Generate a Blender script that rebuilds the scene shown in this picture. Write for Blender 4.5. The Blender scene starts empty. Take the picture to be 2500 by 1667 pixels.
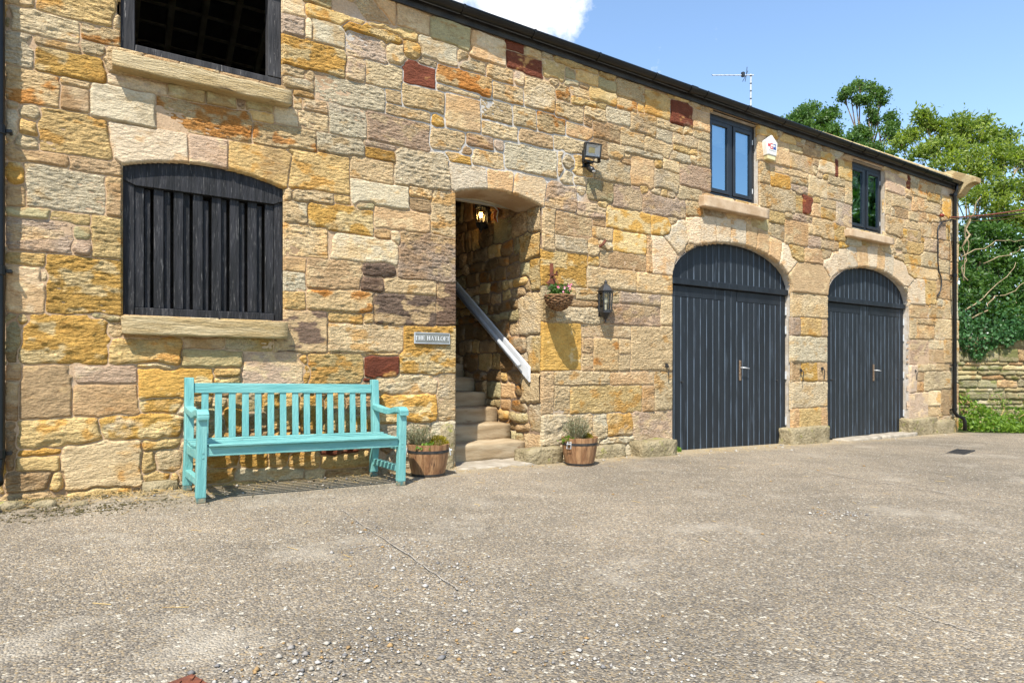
import bpy, bmesh, math, random
import numpy as np
from mathutils import Vector, Matrix

random.seed(7)
rng = np.random.default_rng(7)
R = math.radians
scene = bpy.context.scene
col = scene.collection

# ------------------------------------------------------------------ camera
FPX, YAW, CAMD, CAMH, HORIZON = 1595.0, math.atan(1595 / 2390.0), 5.9, 1.09, 903.0
SY, CY = math.sin(YAW), math.cos(YAW)
cam_d = bpy.data.cameras.new('camera')
cam = bpy.data.objects.new('camera', cam_d)
col.objects.link(cam)
cam.location = (0, -CAMD, CAMH)
cam.rotation_euler = (R(90), 0, -YAW)
cam_d.sensor_width = 36
cam_d.lens = FPX / 2500 * 36
cam_d.shift_y = (HORIZON - 833.5) / 2500
cam_d.clip_end = 2000
scene.camera = cam

# ------------------------------------------------------------------ sky, sun, exposure
SUN = Vector((1.04, 1.0, -2.18)).normalized()      # direction the light travels
sun_el = math.asin(-SUN.z)
sun_az = math.atan2(-SUN.x, -SUN.y)
world = bpy.data.worlds.new('World')
scene.world = world
world.use_nodes = True
wn, wl = world.node_tree.nodes, world.node_tree.links
wn.clear()
wout = wn.new('ShaderNodeOutputWorld')
bg = wn.new('ShaderNodeBackground')
bg.inputs['Strength'].default_value = 0.125
sky = wn.new('ShaderNodeTexSky')
sky.sky_type = 'NISHITA'
sky.sun_disc = False
sky.sun_elevation = sun_el
sky.sun_rotation = sun_az
sky.altitude = 50
sky.air_density = 1.25
sky.dust_density = 0.35
sky.ozone_density = 3.5
tc = wn.new('ShaderNodeTexCoord')
mp = wn.new('ShaderNodeMapping')
mp.inputs['Scale'].default_value = (1.0, 1.0, 1.9)
mp.inputs['Location'].default_value = (0.32, 0.13, 0.55)
n1 = wn.new('ShaderNodeTexNoise'); n1.inputs['Scale'].default_value = 2.1; n1.inputs['Detail'].default_value = 9; n1.inputs['Roughness'].default_value = 0.58
cr = wn.new('ShaderNodeValToRGB')
cr.color_ramp.elements[0].position = 0.70
cr.color_ramp.elements[1].position = 0.86
mixc = wn.new('ShaderNodeMix'); mixc.data_type = 'RGBA'
mixc.inputs['B'].default_value = (5.4, 5.5, 5.7, 1)
# one bank of cumulus over the ridge, wisps elsewhere
cdir = Vector((SY - 0.02 * CY, CY + 0.02 * SY, 0.66)).normalized()
dist = wn.new('ShaderNodeVectorMath'); dist.operation = 'DISTANCE'; dist.inputs[1].default_value = cdir
mpc = wn.new('ShaderNodeMapRange'); mpc.inputs['From Min'].default_value = 0.0; mpc.inputs['From Max'].default_value = 0.262; mpc.inputs['To Min'].default_value = 0.36; mpc.inputs['To Max'].default_value = -0.16
n2 = wn.new('ShaderNodeTexNoise'); n2.inputs['Scale'].default_value = 9.0; n2.inputs['Detail'].default_value = 10; n2.inputs['Roughness'].default_value = 0.62
addc = wn.new('ShaderNodeMath'); addc.operation = 'ADD'
maxc = wn.new('ShaderNodeMath'); maxc.operation = 'MAXIMUM'
cr2 = wn.new('ShaderNodeValToRGB'); cr2.color_ramp.elements[0].position = 0.54; cr2.color_ramp.elements[1].position = 0.68
wl.new(tc.outputs['Generated'], dist.inputs[0]); wl.new(dist.outputs['Value'], mpc.inputs['Value'])
wl.new(tc.outputs['Generated'], n2.inputs['Vector'])
wl.new(mpc.outputs[0], addc.inputs[0]); wl.new(n2.outputs['Fac'], addc.inputs[1]); wl.new(addc.outputs[0], cr2.inputs['Fac'])
wl.new(tc.outputs['Generated'], mp.inputs['Vector'])
wl.new(mp.outputs['Vector'], n1.inputs['Vector'])
wl.new(n1.outputs['Fac'], cr.inputs['Fac'])
wl.new(cr.outputs['Color'], maxc.inputs[0]); wl.new(cr2.outputs['Color'], maxc.inputs[1])
wl.new(maxc.outputs[0], mixc.inputs['Factor'])
wl.new(sky.outputs['Color'], mixc.inputs['A'])
wl.new(mixc.outputs['Result'], bg.inputs['Color'])
wl.new(bg.outputs['Background'], wout.inputs['Surface'])

sun_d = bpy.data.lights.new('sun', 'SUN')
sun_d.energy = 4.0
sun_d.angle = R(0.53)
sun_d.color = (1.0, 0.95, 0.87)
sun = bpy.data.objects.new('sun', sun_d)
sun.rotation_euler = SUN.to_track_quat('-Z', 'Y').to_euler()
col.objects.link(sun)

scene.view_settings.view_transform = 'Standard'
scene.view_settings.look = 'None'
scene.view_settings.gamma = 1
scene.view_settings.use_curve_mapping = False
scene.view_settings.exposure = 1.05
scene.cycles.max_bounces = 6
scene.cycles.diffuse_bounces = 3
scene.cycles.glossy_bounces = 3
scene.cycles.transparent_max_bounces = 10

# ------------------------------------------------------------------ helpers
def P(px, py, y=0.0):
    """point of the vertical plane at depth y that the photograph shows at (px, py): X, Z"""
    t = (px - 1250) / FPX
    Y = CAMD + y
    X = Y * (t * CY + SY) / (CY - t * SY)
    d = X * SY + Y * CY
    return X, CAMH + (HORIZON - py) * d / FPX

def at(px, py, d):
    t = (px - 1250) / FPX
    return Vector((d * (SY + t * CY), -CAMD + d * (CY - t * SY), CAMH + (HORIZON - py) * d / FPX))

def gz(x):
    return 0.15 - 0.02 * min(max(x, -6.0), 17.0)

def lin(r, g, b, k=1.0):
    def f(v):
        v /= 255.0
        return v / 12.92 if v <= 0.04045 else ((v + 0.055) / 1.055) ** 2.4
    return (f(r) * k, f(g) * k, f(b) * k)

def hsh(i, j, s):
    h = np.sin(i * 127.1 + j * 311.7 + s * 74.7) * 43758.5453
    return h - np.floor(h)

def nz(u, v, s=0):
    """value noise in -1..1"""
    i, j = np.floor(u), np.floor(v)
    fu, fv = u - i, v - j
    fu = fu * fu * (3 - 2 * fu); fv = fv * fv * (3 - 2 * fv)
    a = hsh(i, j, s); b = hsh(i + 1, j, s); c = hsh(i, j + 1, s); d = hsh(i + 1, j + 1, s)
    return 2 * ((a * (1 - fu) + b * fu) * (1 - fv) + (c * (1 - fu) + d * fu) * fv) - 1

def fb(u, v, s=0, o=3):
    t = 0; a = 1.0; n = 0
    for k in range(o):
        t = t + a * nz(u * 2 ** k, v * 2 ** k, s + k * 3.1); n += a; a *= 0.5
    return t / n

def sstep(a, b, x):
    t = np.clip((x - a) / (b - a), 0, 1)
    return t * t * (3 - 2 * t)

def tag(o, label=None, cat=None, group=None, kind=None):
    if label: o['label'] = label
    if cat: o['category'] = cat
    if group: o['group'] = group
    if kind: o['kind'] = kind
    return o

def empty(name, loc=(0, 0, 0), rz=0.0, parent=None):
    o = bpy.data.objects.new(name, None)
    o.location = loc
    o.rotation_euler = (0, 0, rz)
    o.empty_display_size = 0.1
    col.objects.link(o)
    if parent: o.parent = parent
    return o

def link(name, me, m=None, parent=None):
    o = bpy.data.objects.new(name, me)
    if m is not None and not me.materials: me.materials.append(m)
    col.objects.link(o)
    if parent: o.parent = parent
    return o

class MB:
    def __init__(s):
        s.v, s.f = [], []
    def add(s, v, f):
        n = len(s.v)
        s.v += [tuple(p) for p in v]
        s.f += [tuple(i + n for i in q) for q in f]
        return s
    def box(s, x0, x1, y0, y1, z0, z1):
        v = [(x, y, z) for z in (z0, z1) for y in (y0, y1) for x in (x0, x1)]
        return s.add(v, [(0, 2, 3, 1), (4, 5, 7, 6), (0, 1, 5, 4), (2, 6, 7, 3), (0, 4, 6, 2), (1, 3, 7, 5)])
    def hexa(s, v8):
        return s.add(v8, [(0, 2, 3, 1), (4, 5, 7, 6), (0, 1, 5, 4), (2, 6, 7, 3), (0, 4, 6, 2), (1, 3, 7, 5)])
    def bar(s, a, b, w, t, up=(0, 0, 1)):
        a, b = Vector(a), Vector(b)
        d = (b - a).normalized()
        u = Vector(up)
        sd = d.cross(u).normalized(); u = sd.cross(d).normalized()
        v = [p + sd * (w / 2 * i) + u * (t / 2 * j) for p in (a, b) for j in (-1, 1) for i in (-1, 1)]
        return s.hexa(v)
    def tube(s, pts, r, n=8, cap=True):
        pts = [Vector(p) for p in pts]
        rs = r if isinstance(r, (list, tuple)) else [r] * len(pts)
        prev = None; rings = []
        for i, p in enumerate(pts):
            d = (pts[min(i + 1, len(pts) - 1)] - pts[max(i - 1, 0)]).normalized()
            if prev is None:
                u = Vector((0, 0, 1)) if abs(d.z) < 0.9 else Vector((1, 0, 0))
                u = (u - d * u.dot(d)).normalized()
            else:
                u = (prev - d * prev.dot(d)).normalized()
            prev = u; w = d.cross(u)
            rings.append([p + (u * math.cos(k * 2 * math.pi / n) + w * math.sin(k * 2 * math.pi / n)) * rs[i] for k in range(n)])
        v = [q for rg in rings for q in rg]; f = []
        for i in range(len(pts) - 1):
            for k in range(n):
                a, b = i * n + k, i * n + (k + 1) % n
                f.append((a, b, b + n, a + n))
        if cap:
            f.append(tuple(range(n))[::-1]); f.append(tuple((len(pts) - 1) * n + k for k in range(n)))
        return s.add(v, f)
    def lathe(s, prof, n=24, c=(0, 0, 0), a0=0.0, a1=2 * math.pi, cap=True):
        full = abs(a1 - a0 - 2 * math.pi) < 1e-6
        m = n if full else n + 1
        v = [(c[0] + r * math.cos(a0 + (a1 - a0) * k / n), c[1] + r * math.sin(a0 + (a1 - a0) * k / n), c[2] + z) for r, z in prof for k in range(m)]
        f = []
        for i in range(len(prof) - 1):
            for k in range(n):
                a = i * m + k; b = i * m + (k + 1) % m
                f.append((a, b, b + m, a + m))
        if cap and full:
            f.append(tuple(range(m))[::-1]); f.append(tuple((len(prof) - 1) * m + k for k in range(m)))
        return s.add(v, f)
    def prism(s, poly, y0, y1):
        """poly: (x, z) list, extruded along y"""
        n = len(poly)
        v = [(x, y0, z) for x, z in poly] + [(x, y1, z) for x, z in poly]
        f = [tuple(range(n)), tuple(range(2 * n - 1, n - 1, -1))] + [(k + n, (k + 1) % n + n, (k + 1) % n, k) for k in range(n)]
        return s.add(v, f)
    def mesh(s, name, bevel=0.0, smooth=False, seg=1):
        me = bpy.data.meshes.new(name)
        me.from_pydata(s.v, [], s.f)
        bm = bmesh.new(); bm.from_mesh(me)
        bmesh.ops.recalc_face_normals(bm, faces=bm.faces)
        if bevel > 0:
            es = [e for e in bm.edges if len(e.link_faces) == 2 and e.calc_face_angle(0) > 0.5]
            bmesh.ops.bevel(bm, geom=es, offset=bevel, segments=seg, affect='EDGES', profile=0.6, clamp_overlap=True)
        bm.to_mesh(me); bm.free()
        if smooth:
            me.polygons.foreach_set('use_smooth', [True] * len(me.polygons))
        me.update()
        return me
    def build(s, name, m, parent=None, bevel=0.0, smooth=False, seg=1):
        return link(name, s.mesh(name, bevel, smooth, seg), m, parent)

def fast_mesh(name, verts, quads, cols=None, smooth=True):
    """numpy mesh; quads is (n,3) or (n,4); cols (n,4) point colour 'tint'"""
    verts = np.asarray(verts, dtype=np.float32); quads = np.asarray(quads, dtype=np.int32)
    me = bpy.data.meshes.new(name)
    k = quads.shape[1]
    me.vertices.add(len(verts)); me.vertices.foreach_set('co', verts.ravel())
    me.loops.add(quads.size); me.loops.foreach_set('vertex_index', quads.ravel())
    me.polygons.add(len(quads))
    me.polygons.foreach_set('loop_start', np.arange(0, quads.size, k, dtype=np.int32))
    me.polygons.foreach_set('loop_total', np.full(len(quads), k, dtype=np.int32))
    me.polygons.foreach_set('use_smooth', np.full(len(quads), smooth))
    me.update(calc_edges=True)
    if cols is not None:
        ca = me.color_attributes.new('tint', 'FLOAT_COLOR', 'POINT')
        ca.data.foreach_set('color', np.asarray(cols, dtype=np.float32).ravel())
    return me

# ------------------------------------------------------------------ materials
MATS = {}
def newmat(name):
    m = bpy.data.materials.new(name); m.use_nodes = True
    nt = m.node_tree; b = nt.nodes['Principled BSDF']
    MATS[name] = m
    return m, nt.nodes, nt.links, b

def N(nodes, t, **kw):
    n = nodes.new(t)
    for k, v in kw.items():
        if k in n.inputs: n.inputs[k].default_value = v
        else: setattr(n, k, v)
    return n

def noise_node(nodes, links, vec, scale, detail=4, rough=0.55):
    n = nodes.new('ShaderNodeTexNoise')
    n.inputs['Scale'].default_value = scale; n.inputs['Detail'].default_value = detail; n.inputs['Roughness'].default_value = rough
    links.new(vec, n.inputs['Vector'])
    return n

def ramp(nodes, links, src, p0, p1, c0=(0, 0, 0, 1), c1=(1, 1, 1, 1)):
    r = nodes.new('ShaderNodeValToRGB')
    r.color_ramp.elements[0].position = p0; r.color_ramp.elements[1].position = p1
    r.color_ramp.elements[0].color = c0; r.color_ramp.elements[1].color = c1
    links.new(src, r.inputs['Fac'])
    return r

def mixrgb(nodes, links, fac, a, b, mode='MIX'):
    m = nodes.new('ShaderNodeMix'); m.data_type = 'RGBA'; m.blend_type = mode
    for src, nm in ((fac, 'Factor'), (a, 'A'), (b, 'B')):
        if hasattr(src, 'links'): links.new(src, m.inputs[nm])
        elif nm == 'Factor': m.inputs[nm].default_value = src
        else: m.inputs[nm].default_value = (*src[:3], 1)
    return m.outputs['Result']

def vec_node(nodes, links, stretch=(1, 1, 1), space='Object'):
    t = nodes.new('ShaderNodeTexCoord'); mp = nodes.new('ShaderNodeMapping')
    mp.inputs['Scale'].default_value = stretch
    links.new(t.outputs[space], mp.inputs['Vector'])
    return mp.outputs['Vector']

def pm(name, c1, c2=None, scale=6, rough=0.6, bump=0.0, bscale=40, stretch=(1, 1, 1), metallic=0.0, lo=0.4, hi=0.6, spec=0.5, bdist=0.01, c3=None, lo3=0.6, hi3=0.7, scale3=20):
    m, n, l, b = newmat(name)
    v = vec_node(n, l, stretch)
    b.inputs['Roughness'].default_value = rough
    b.inputs['Metallic'].default_value = metallic
    b.inputs['Specular IOR Level'].default_value = spec
    c2 = c2 or tuple(x * 0.75 for x in c1)
    nn = noise_node(n, l, v, scale, 6)
    rr = ramp(n, l, nn.outputs['Fac'], lo, hi)
    out = mixrgb(n, l, rr.outputs['Color'], c1, c2)
    if c3:
        n3 = noise_node(n, l, v, scale3, 8, 0.65)
        r3 = ramp(n, l, n3.outputs['Fac'], lo3, hi3)
        out = mixrgb(n, l, r3.outputs['Color'], out, c3)
    l.new(out, b.inputs['Base Color'])
    if bump:
        nb = noise_node(n, l, v, bscale, 5, 0.6)
        bp = n.new('ShaderNodeBump'); bp.inputs['Strength'].default_value = bump; bp.inputs['Distance'].default_value = bdist
        l.new(nb.outputs['Fac'], bp.inputs['Height']); l.new(bp.outputs['Normal'], b.inputs['Normal'])
    return m

def stone_material(name, ztool=2.3):
    """colour from the stones' own 'tint' attribute, grain, specks and tool marks in nodes"""
    m, n, l, b = newmat(name)
    at_ = n.new('ShaderNodeAttribute'); at_.attribute_name = 'tint'
    v = vec_node(n, l, (1, 1, ztool)); v1 = vec_node(n, l)
    b.inputs['Roughness'].default_value = 0.92
    b.inputs['Specular IOR Level'].default_value = 0.2
    g1 = noise_node(n, l, v1, 55, 6, 0.7)
    r1 = ramp(n, l, g1.outputs['Fac'], 0.25, 0.75, (0.72, 0.70, 0.68, 1), (1.22, 1.22, 1.2, 1))
    c = mixrgb(n, l, 1.0, at_.outputs['Color'], r1.outputs['Color'], 'MULTIPLY')
    g2 = noise_node(n, l, v, 7, 7, 0.65)
    r2 = ramp(n, l, g2.outputs['Fac'], 0.56, 0.74)
    c = mixrgb(n, l, r2.outputs['Color'], c, mixrgb(n, l, 1.0, c, (0.74, 0.62, 0.48), 'MULTIPLY'))
    g3 = noise_node(n, l, v1, 21, 8, 0.75)
    r3 = ramp(n, l, g3.outputs['Fac'], 0.64, 0.72)
    c = mixrgb(n, l, r3.outputs['Color'], c, mixrgb(n, l, 1.0, c, (0.60, 0.55, 0.5), 'MULTIPLY'))
    l.new(c, b.inputs['Base Color'])
    # punched tool marks
    t1 = noise_node(n, l, v, 22, 4, 0.6)
    tr = ramp(n, l, t1.outputs['Fac'], 0.26, 0.64)
    t2 = noise_node(n, l, v1, 95, 5, 0.7)
    mul = n.new('ShaderNodeMath'); mul.operation = 'MULTIPLY'
    l.new(tr.outputs['Color'], mul.inputs[0]); l.new(at_.outputs['Alpha'], mul.inputs[1])
    add = n.new('ShaderNodeMath'); add.operation = 'MULTIPLY_ADD'
    add.inputs[1].default_value = 0.22
    l.new(t2.outputs['Fac'], add.inputs[0]); l.new(mul.outputs[0], add.inputs[2])
    bp = n.new('ShaderNodeBump'); bp.inputs['Strength'].default_value = 1.0; bp.inputs['Distance'].default_value = 0.042
    l.new(add.outputs[0], bp.inputs['Height']); l.new(bp.outputs['Normal'], b.inputs['Normal'])
    return m

K = 0.95
stone_mat = stone_material('sandstone')
MORT = 'tint'
def mortar_material(name):
    m, n, l, b = newmat(name)
    at_ = n.new('ShaderNodeAttribute'); at_.attribute_name = 'tint'
    v1 = vec_node(n, l)
    b.inputs['Roughness'].default_value = 0.95
    b.inputs['Specular IOR Level'].default_value = 0.15
    g1 = noise_node(n, l, v1, 60, 6, 0.7)
    r1 = ramp(n, l, g1.outputs['Fac'], 0.25, 0.75, (0.7, 0.68, 0.66, 1), (1.25, 1.25, 1.25, 1))
    l.new(mixrgb(n, l, 1.0, at_.outputs['Color'], r1.outputs['Color'], 'MULTIPLY'), b.inputs['Base Color'])
    bp = n.new('ShaderNodeBump'); bp.inputs['Strength'].default_value = 0.7; bp.inputs['Distance'].default_value = 0.01
    l.new(g1.outputs['Fac'], bp.inputs['Height']); l.new(bp.outputs['Normal'], b.inputs['Normal'])
    return m
mortar_mat = mortar_material('lime_mortar')

dressed = pm('dressed_stone', lin(196, 172, 142, K), lin(176, 148, 116, K), 4, 0.9, 0.5, 60, spec=0.2, c3=lin(150, 120, 90, K))
sill_mat = pm('weathered_sill_stone', lin(200, 180, 140, K), lin(176, 152, 108, K), 5, 0.93, 1.0, 26, (0.45, 1, 3.2), spec=0.2, bdist=0.035, c3=lin(118, 100, 74, K), scale3=12)
footing_mat = pm('lichen_footing_stone', lin(178, 162, 128, 0.8), lin(150, 136, 104, 0.8), 5, 0.95, 1.0, 24, spec=0.2, bdist=0.05, c3=lin(140, 138, 70, K), scale3=7, lo3=0.58, hi3=0.68)
step_mat = pm('worn_step_stone', lin(186, 168, 138, 0.8), lin(162, 140, 108, 0.8), 4, 0.9, 0.6, 22, (0.5, 1, 2), spec=0.2, c3=lin(120, 92, 64, K), scale3=9)
black_wood = pm('peeling_black_wood', (0.009, 0.0095, 0.0105), (0.022, 0.022, 0.025), 9, 0.7, 1.0, 30, (2.5, 2.5, 0.25), c3=(0.12, 0.115, 0.11), lo3=0.57, hi3=0.72, scale3=36, spec=0.3)
old_black = pm('grey_black_old_wood', (0.045, 0.044, 0.046), (0.02, 0.02, 0.022), 9, 0.8, 0.9, 30, (2.5, 2.5, 0.3), c3=(0.30, 0.28, 0.26), lo3=0.60, hi3=0.70, scale3=18, spec=0.3)
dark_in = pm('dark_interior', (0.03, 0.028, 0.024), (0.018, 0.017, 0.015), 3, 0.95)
rafter_mat = pm('old_rafter_wood', (0.55, 0.52, 0.40), (0.42, 0.38, 0.28), 5, 0.9, 0.4, 20)
door_mat = pm('charcoal_door_paint', (0.0085, 0.0115, 0.0155), (0.013, 0.017, 0.022), 5, 0.5, 0.35, 60, (1.6, 1, 0.16), c3=(0.060, 0.078, 0.10), lo3=0.575, hi3=0.76, scale3=7, spec=0.3)
door_edge = pm('door_groove_highlight', (0.075, 0.105, 0.14), (0.03, 0.042, 0.055), 6, 0.6, stretch=(2, 1, 0.5))  # paler plank chamfers: groove highlights painted in as colour
frame_mat = pm('anthracite_frame', (0.008, 0.0105, 0.0145), (0.011, 0.014, 0.018), 4, 0.4, 0.1, 50)
plastic = pm('black_rainwater_plastic', (0.006, 0.0063, 0.0066), (0.010, 0.010, 0.010), 3, 0.3, 0.1, 30, spec=0.32)
fascia_mat = pm('black_fascia_board', (0.012, 0.012, 0.012), (0.03, 0.028, 0.025), 5, 0.6, 0.4, 30, c3=(0.10, 0.09, 0.075), lo3=0.66, hi3=0.74)
teal = pm('turquoise_paint', lin(134, 196, 189, 0.74), lin(112, 180, 176, 0.74), 9, 0.6, 0.7, 36, (0.25, 2.0, 2.0), c3=lin(78, 140, 140, 0.7), lo3=0.66, hi3=0.73, scale3=24, spec=0.4)
teal_v = pm('turquoise_paint_upright', lin(134, 196, 189, 0.74), lin(112, 180, 176, 0.74), 9, 0.6, 0.7, 36, (2.0, 2.0, 0.25), c3=lin(78, 130, 130, 0.7), lo3=0.655, hi3=0.73, scale3=24, spec=0.4)
foot_wood = pm('bare_worn_wood', lin(150, 138, 110, 0.8), lin(80, 120, 115, 0.8), 22, 0.9, 0.5, 30)
silver = pm('zinc_steel', (0.62, 0.62, 0.60), (0.5, 0.5, 0.5), 20, 0.45, metallic=0.25)
rust = pm('rusty_iron', lin(120, 66, 42), lin(84, 48, 34), 14, 0.85, 0.8, 50, metallic=0.1, c3=lin(150, 92, 56), scale3=40)
handle_mat = pm('tarnished_handle', lin(150, 132, 112), lin(120, 92, 68), 30, 0.45, metallic=0.6)
white_paint = pm('white_gloss_paint', lin(225, 226, 226, 0.9), lin(205, 207, 208, 0.9), 3, 0.4, 0.1, 20)
grey_paint = pm('grey_rail_paint', lin(190, 194, 198, 0.9), lin(172, 176, 180, 0.9), 3, 0.45)
slate = pm('roof_slate', (0.09, 0.09, 0.095), (0.12, 0.115, 0.11), 6, 0.8, 0.5, 12)
coping_mat = pm('coping_stone', lin(190, 172, 130, K), lin(160, 136, 96, K), 6, 0.92, 0.8, 30, spec=0.2, c3=lin(130, 112, 80, K))
barrel_mat = pm('weathered_barrel_oak', lin(168, 128, 88, 0.9), lin(132, 92, 58, 0.9), 7, 0.75, 0.8, 40, (3, 3, 0.35), c3=lin(92, 62, 40, 0.9), lo3=0.56, hi3=0.68, scale3=11)
iron = pm('dark_iron_band', (0.035, 0.036, 0.038), (0.06, 0.055, 0.05), 20, 0.6, 0.3, 60, metallic=0.5)
soil_mat = pm('potting_soil', (0.035, 0.024, 0.016), (0.06, 0.042, 0.028), 30, 1.0, 1.0, 60)
lamp_black = pm('lantern_black', (0.012, 0.0125, 0.013), (0.02, 0.02, 0.02), 10, 0.38, 0.1, 80)
cable_mat = pm('black_cable', (0.015, 0.016, 0.018), None, 6, 0.5)
red_cable = pm('faded_red_cable', lin(150, 88, 70), lin(120, 70, 58), 10, 0.7)
copper_pipe = pm('orange_conduit', lin(196, 96, 50), lin(160, 74, 40), 10, 0.5)
wicker = pm('wicker', lin(140, 104, 68), lin(96, 66, 40), 30, 0.8, 0.6, 60, c3=lin(62, 42, 28), scale3=45)

def glass(name, fres=1.55, tint=(1, 1, 1), rough=0.0, floor=0.0, refl=(1, 1, 1)):
    m, n, l, b = newmat(name)
    n.remove(b)
    out = n['Material Output']
    tr = n.new('ShaderNodeBsdfTransparent'); tr.inputs['Color'].default_value = (*tint, 1)
    gl = n.new('ShaderNodeBsdfGlossy'); gl.inputs['Roughness'].default_value = rough; gl.inputs['Color'].default_value = (*refl, 1)
    fr0 = n.new('ShaderNodeFresnel'); fr0.inputs['IOR'].default_value = fres
    fr = n.new('ShaderNodeMath'); fr.operation = 'MAXIMUM'; fr.inputs[1].default_value = floor
    l.new(fr0.outputs[0], fr.inputs[0])
    mx = n.new('ShaderNodeMixShader')
    l.new(fr.outputs[0], mx.inputs[0]); l.new(tr.outputs[0], mx.inputs[1]); l.new(gl.outputs[0], mx.inputs[2])
    l.new(mx.outputs[0], out.inputs['Surface'])
    return m
pane_glass = glass('window_glass', 2.2, (0.80, 0.88, 0.90), 0.0, 0.55, (0.62, 0.85, 1.0))
lamp_glass = glass('lantern_glass', 1.6, (0.80, 0.78, 0.66), 0.1)

def emit(name, c, s):
    m, n, l, b = newmat(name)
    b.inputs['Base Color'].default_value = (*c, 1)
    b.inputs['Emission Color'].default_value = (*c, 1); b.inputs['Emission Strength'].default_value = s
    return m
bulb_mat = emit('warm_bulb', (1.0, 0.62, 0.22), 14)

def leaf_material(name, c1, c2, trans=0.35, scale=2.0):
    m, n, l, b = newmat(name)
    at_ = n.new('ShaderNodeAttribute'); at_.attribute_name = 'tint'
    out = n['Material Output']
    b.inputs['Roughness'].default_value = 0.45
    b.inputs['Specular IOR Level'].default_value = 0.35
    c = mixrgb(n, l, at_.outputs['Fac'], c1, c2)
    l.new(c, b.inputs['Base Color'])
    tr = n.new('ShaderNodeBsdfTranslucent')
    l.new(mixrgb(n, l, 1.0, c, (1.5, 1.6, 0.6), 'MULTIPLY'), tr.inputs['Color'])
    mx = n.new('ShaderNodeMixShader'); mx.inputs[0].default_value = trans
    l.new(b.outputs[0], mx.inputs[1]); l.new(tr.outputs[0], mx.inputs[2]); l.new(mx.outputs[0], out.inputs['Surface'])
    return m
oak_leaf = leaf_material('oak_leaf', (0.045, 0.105, 0.018), (0.13, 0.22, 0.04))
elder_leaf = leaf_material('elder_leaf', (0.09, 0.15, 0.02), (0.34, 0.40, 0.07), 0.45)
bush_leaf = leaf_material('bush_leaf', (0.030, 0.085, 0.014), (0.11, 0.20, 0.035))
ivy_leaf = leaf_material('ivy_leaf', (0.020, 0.070, 0.018), (0.065, 0.16, 0.045), 0.2)
weed_leaf = leaf_material('weed_leaf', (0.075, 0.16, 0.018), (0.22, 0.33, 0.04), 0.4)
lav_leaf = leaf_material('lavender_leaf', (0.13, 0.14, 0.075), (0.26, 0.26, 0.16), 0.25)
sedum_leaf = leaf_material('sedum_leaf', (0.12, 0.10, 0.012), (0.38, 0.30, 0.025), 0.3)
fuchsia_leaf = leaf_material('basket_leaf', (0.035, 0.085, 0.014), (0.10, 0.19, 0.035), 0.3)
pink = pm('pink_petal', lin(235, 90, 125), lin(245, 170, 185), 60, 0.6)
bark = pm('grey_bark', lin(132, 116, 92, 0.8), lin(96, 80, 60, 0.8), 8, 0.9, 0.8, 30, (2, 2, 0.5))
branch_mat = pm('dry_branch', lin(176, 156, 120, 0.85), lin(140, 120, 88, 0.85), 8, 0.9)
straw_mat = pm('dry_straw', lin(196, 168, 110), lin(150, 120, 70), 8, 0.9)
moss_mat = pm('moss', (0.075, 0.062, 0.018), (0.13, 0.10, 0.035), 30, 1.0, 1.0, 90)
gravel_mat, gn, gl_, gb = newmat('loose_gravel')
ga = gn.new('ShaderNodeAttribute'); ga.attribute_name = 'tint'
gl_.new(ga.outputs['Color'], gb.inputs['Base Color']); gb.inputs['Roughness'].default_value = 0.9
gb.inputs['Specular IOR Level'].default_value = 0.2

# ------------------------------------------------------------------ stonework generator
TONES = {  # main, patch, patch share
    'c': (lin(212, 187, 145), lin(202, 162, 106), 0.22),
    'g': (lin(206, 190, 158), lin(196, 172, 132), 0.25),
    'o': (lin(205, 160, 84), lin(214, 188, 136), 0.36),
    'y': (lin(210, 179, 122), lin(204, 158, 88), 0.30),
    'p': (lin(190, 165, 140), lin(208, 182, 144), 0.38),
    'b': (lin(178, 147, 108), lin(198, 167, 122), 0.32),
    'd': (lin(120, 99, 83), lin(190, 162, 122), 0.40),
    'r': (lin(118, 66, 47), lin(192, 146, 90), 0.17),
    'n': (lin(202, 168, 125), lin(210, 183, 140), 0.30),
    'v': (lin(182, 167, 124), lin(166, 142, 100), 0.30),
    'm': (lin(208, 180, 134), lin(192, 136, 74), 0.36),
    'k': (lin(212, 193, 164), lin(206, 172, 130), 0.22),
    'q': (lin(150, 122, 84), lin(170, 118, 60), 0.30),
    'x': (lin(156, 146, 112), lin(120, 120, 74), 0.45),
}
def sd_box(u, v, s):
    cu, cv = (s['u0'] + s['u1']) / 2, (s['v0'] + s['v1']) / 2
    r = s['r']
    qu = np.abs(u - cu) - (s['u1'] - s['u0']) / 2 + r
    qv = np.abs(v - cv) - (s['v1'] - s['v0']) / 2 + r
    return np.hypot(np.maximum(qu, 0), np.maximum(qv, 0)) + np.minimum(np.maximum(qu, qv), 0) - r

def sd_poly(u, v, pts):
    d = np.full(u.shape, 1e9); sg = np.ones(u.shape)
    n = len(pts)
    for i in range(n):
        ax, ay = pts[i]; bx, by = pts[i - 1]
        ex, ey = bx - ax, by - ay
        wx, wy = u - ax, v - ay
        t = np.clip((wx * ex + wy * ey) / (ex * ex + ey * ey + 1e-12), 0, 1)
        d = np.minimum(d, (wx - ex * t) ** 2 + (wy - ey * t) ** 2)
        c1 = v >= ay; c2 = v < by; c3 = ex * wy > ey * wx
        sg = np.where((c1 & c2 & c3) | (~c1 & ~c2 & ~c3), -sg, sg)
    return sg * np.sqrt(d)

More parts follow.
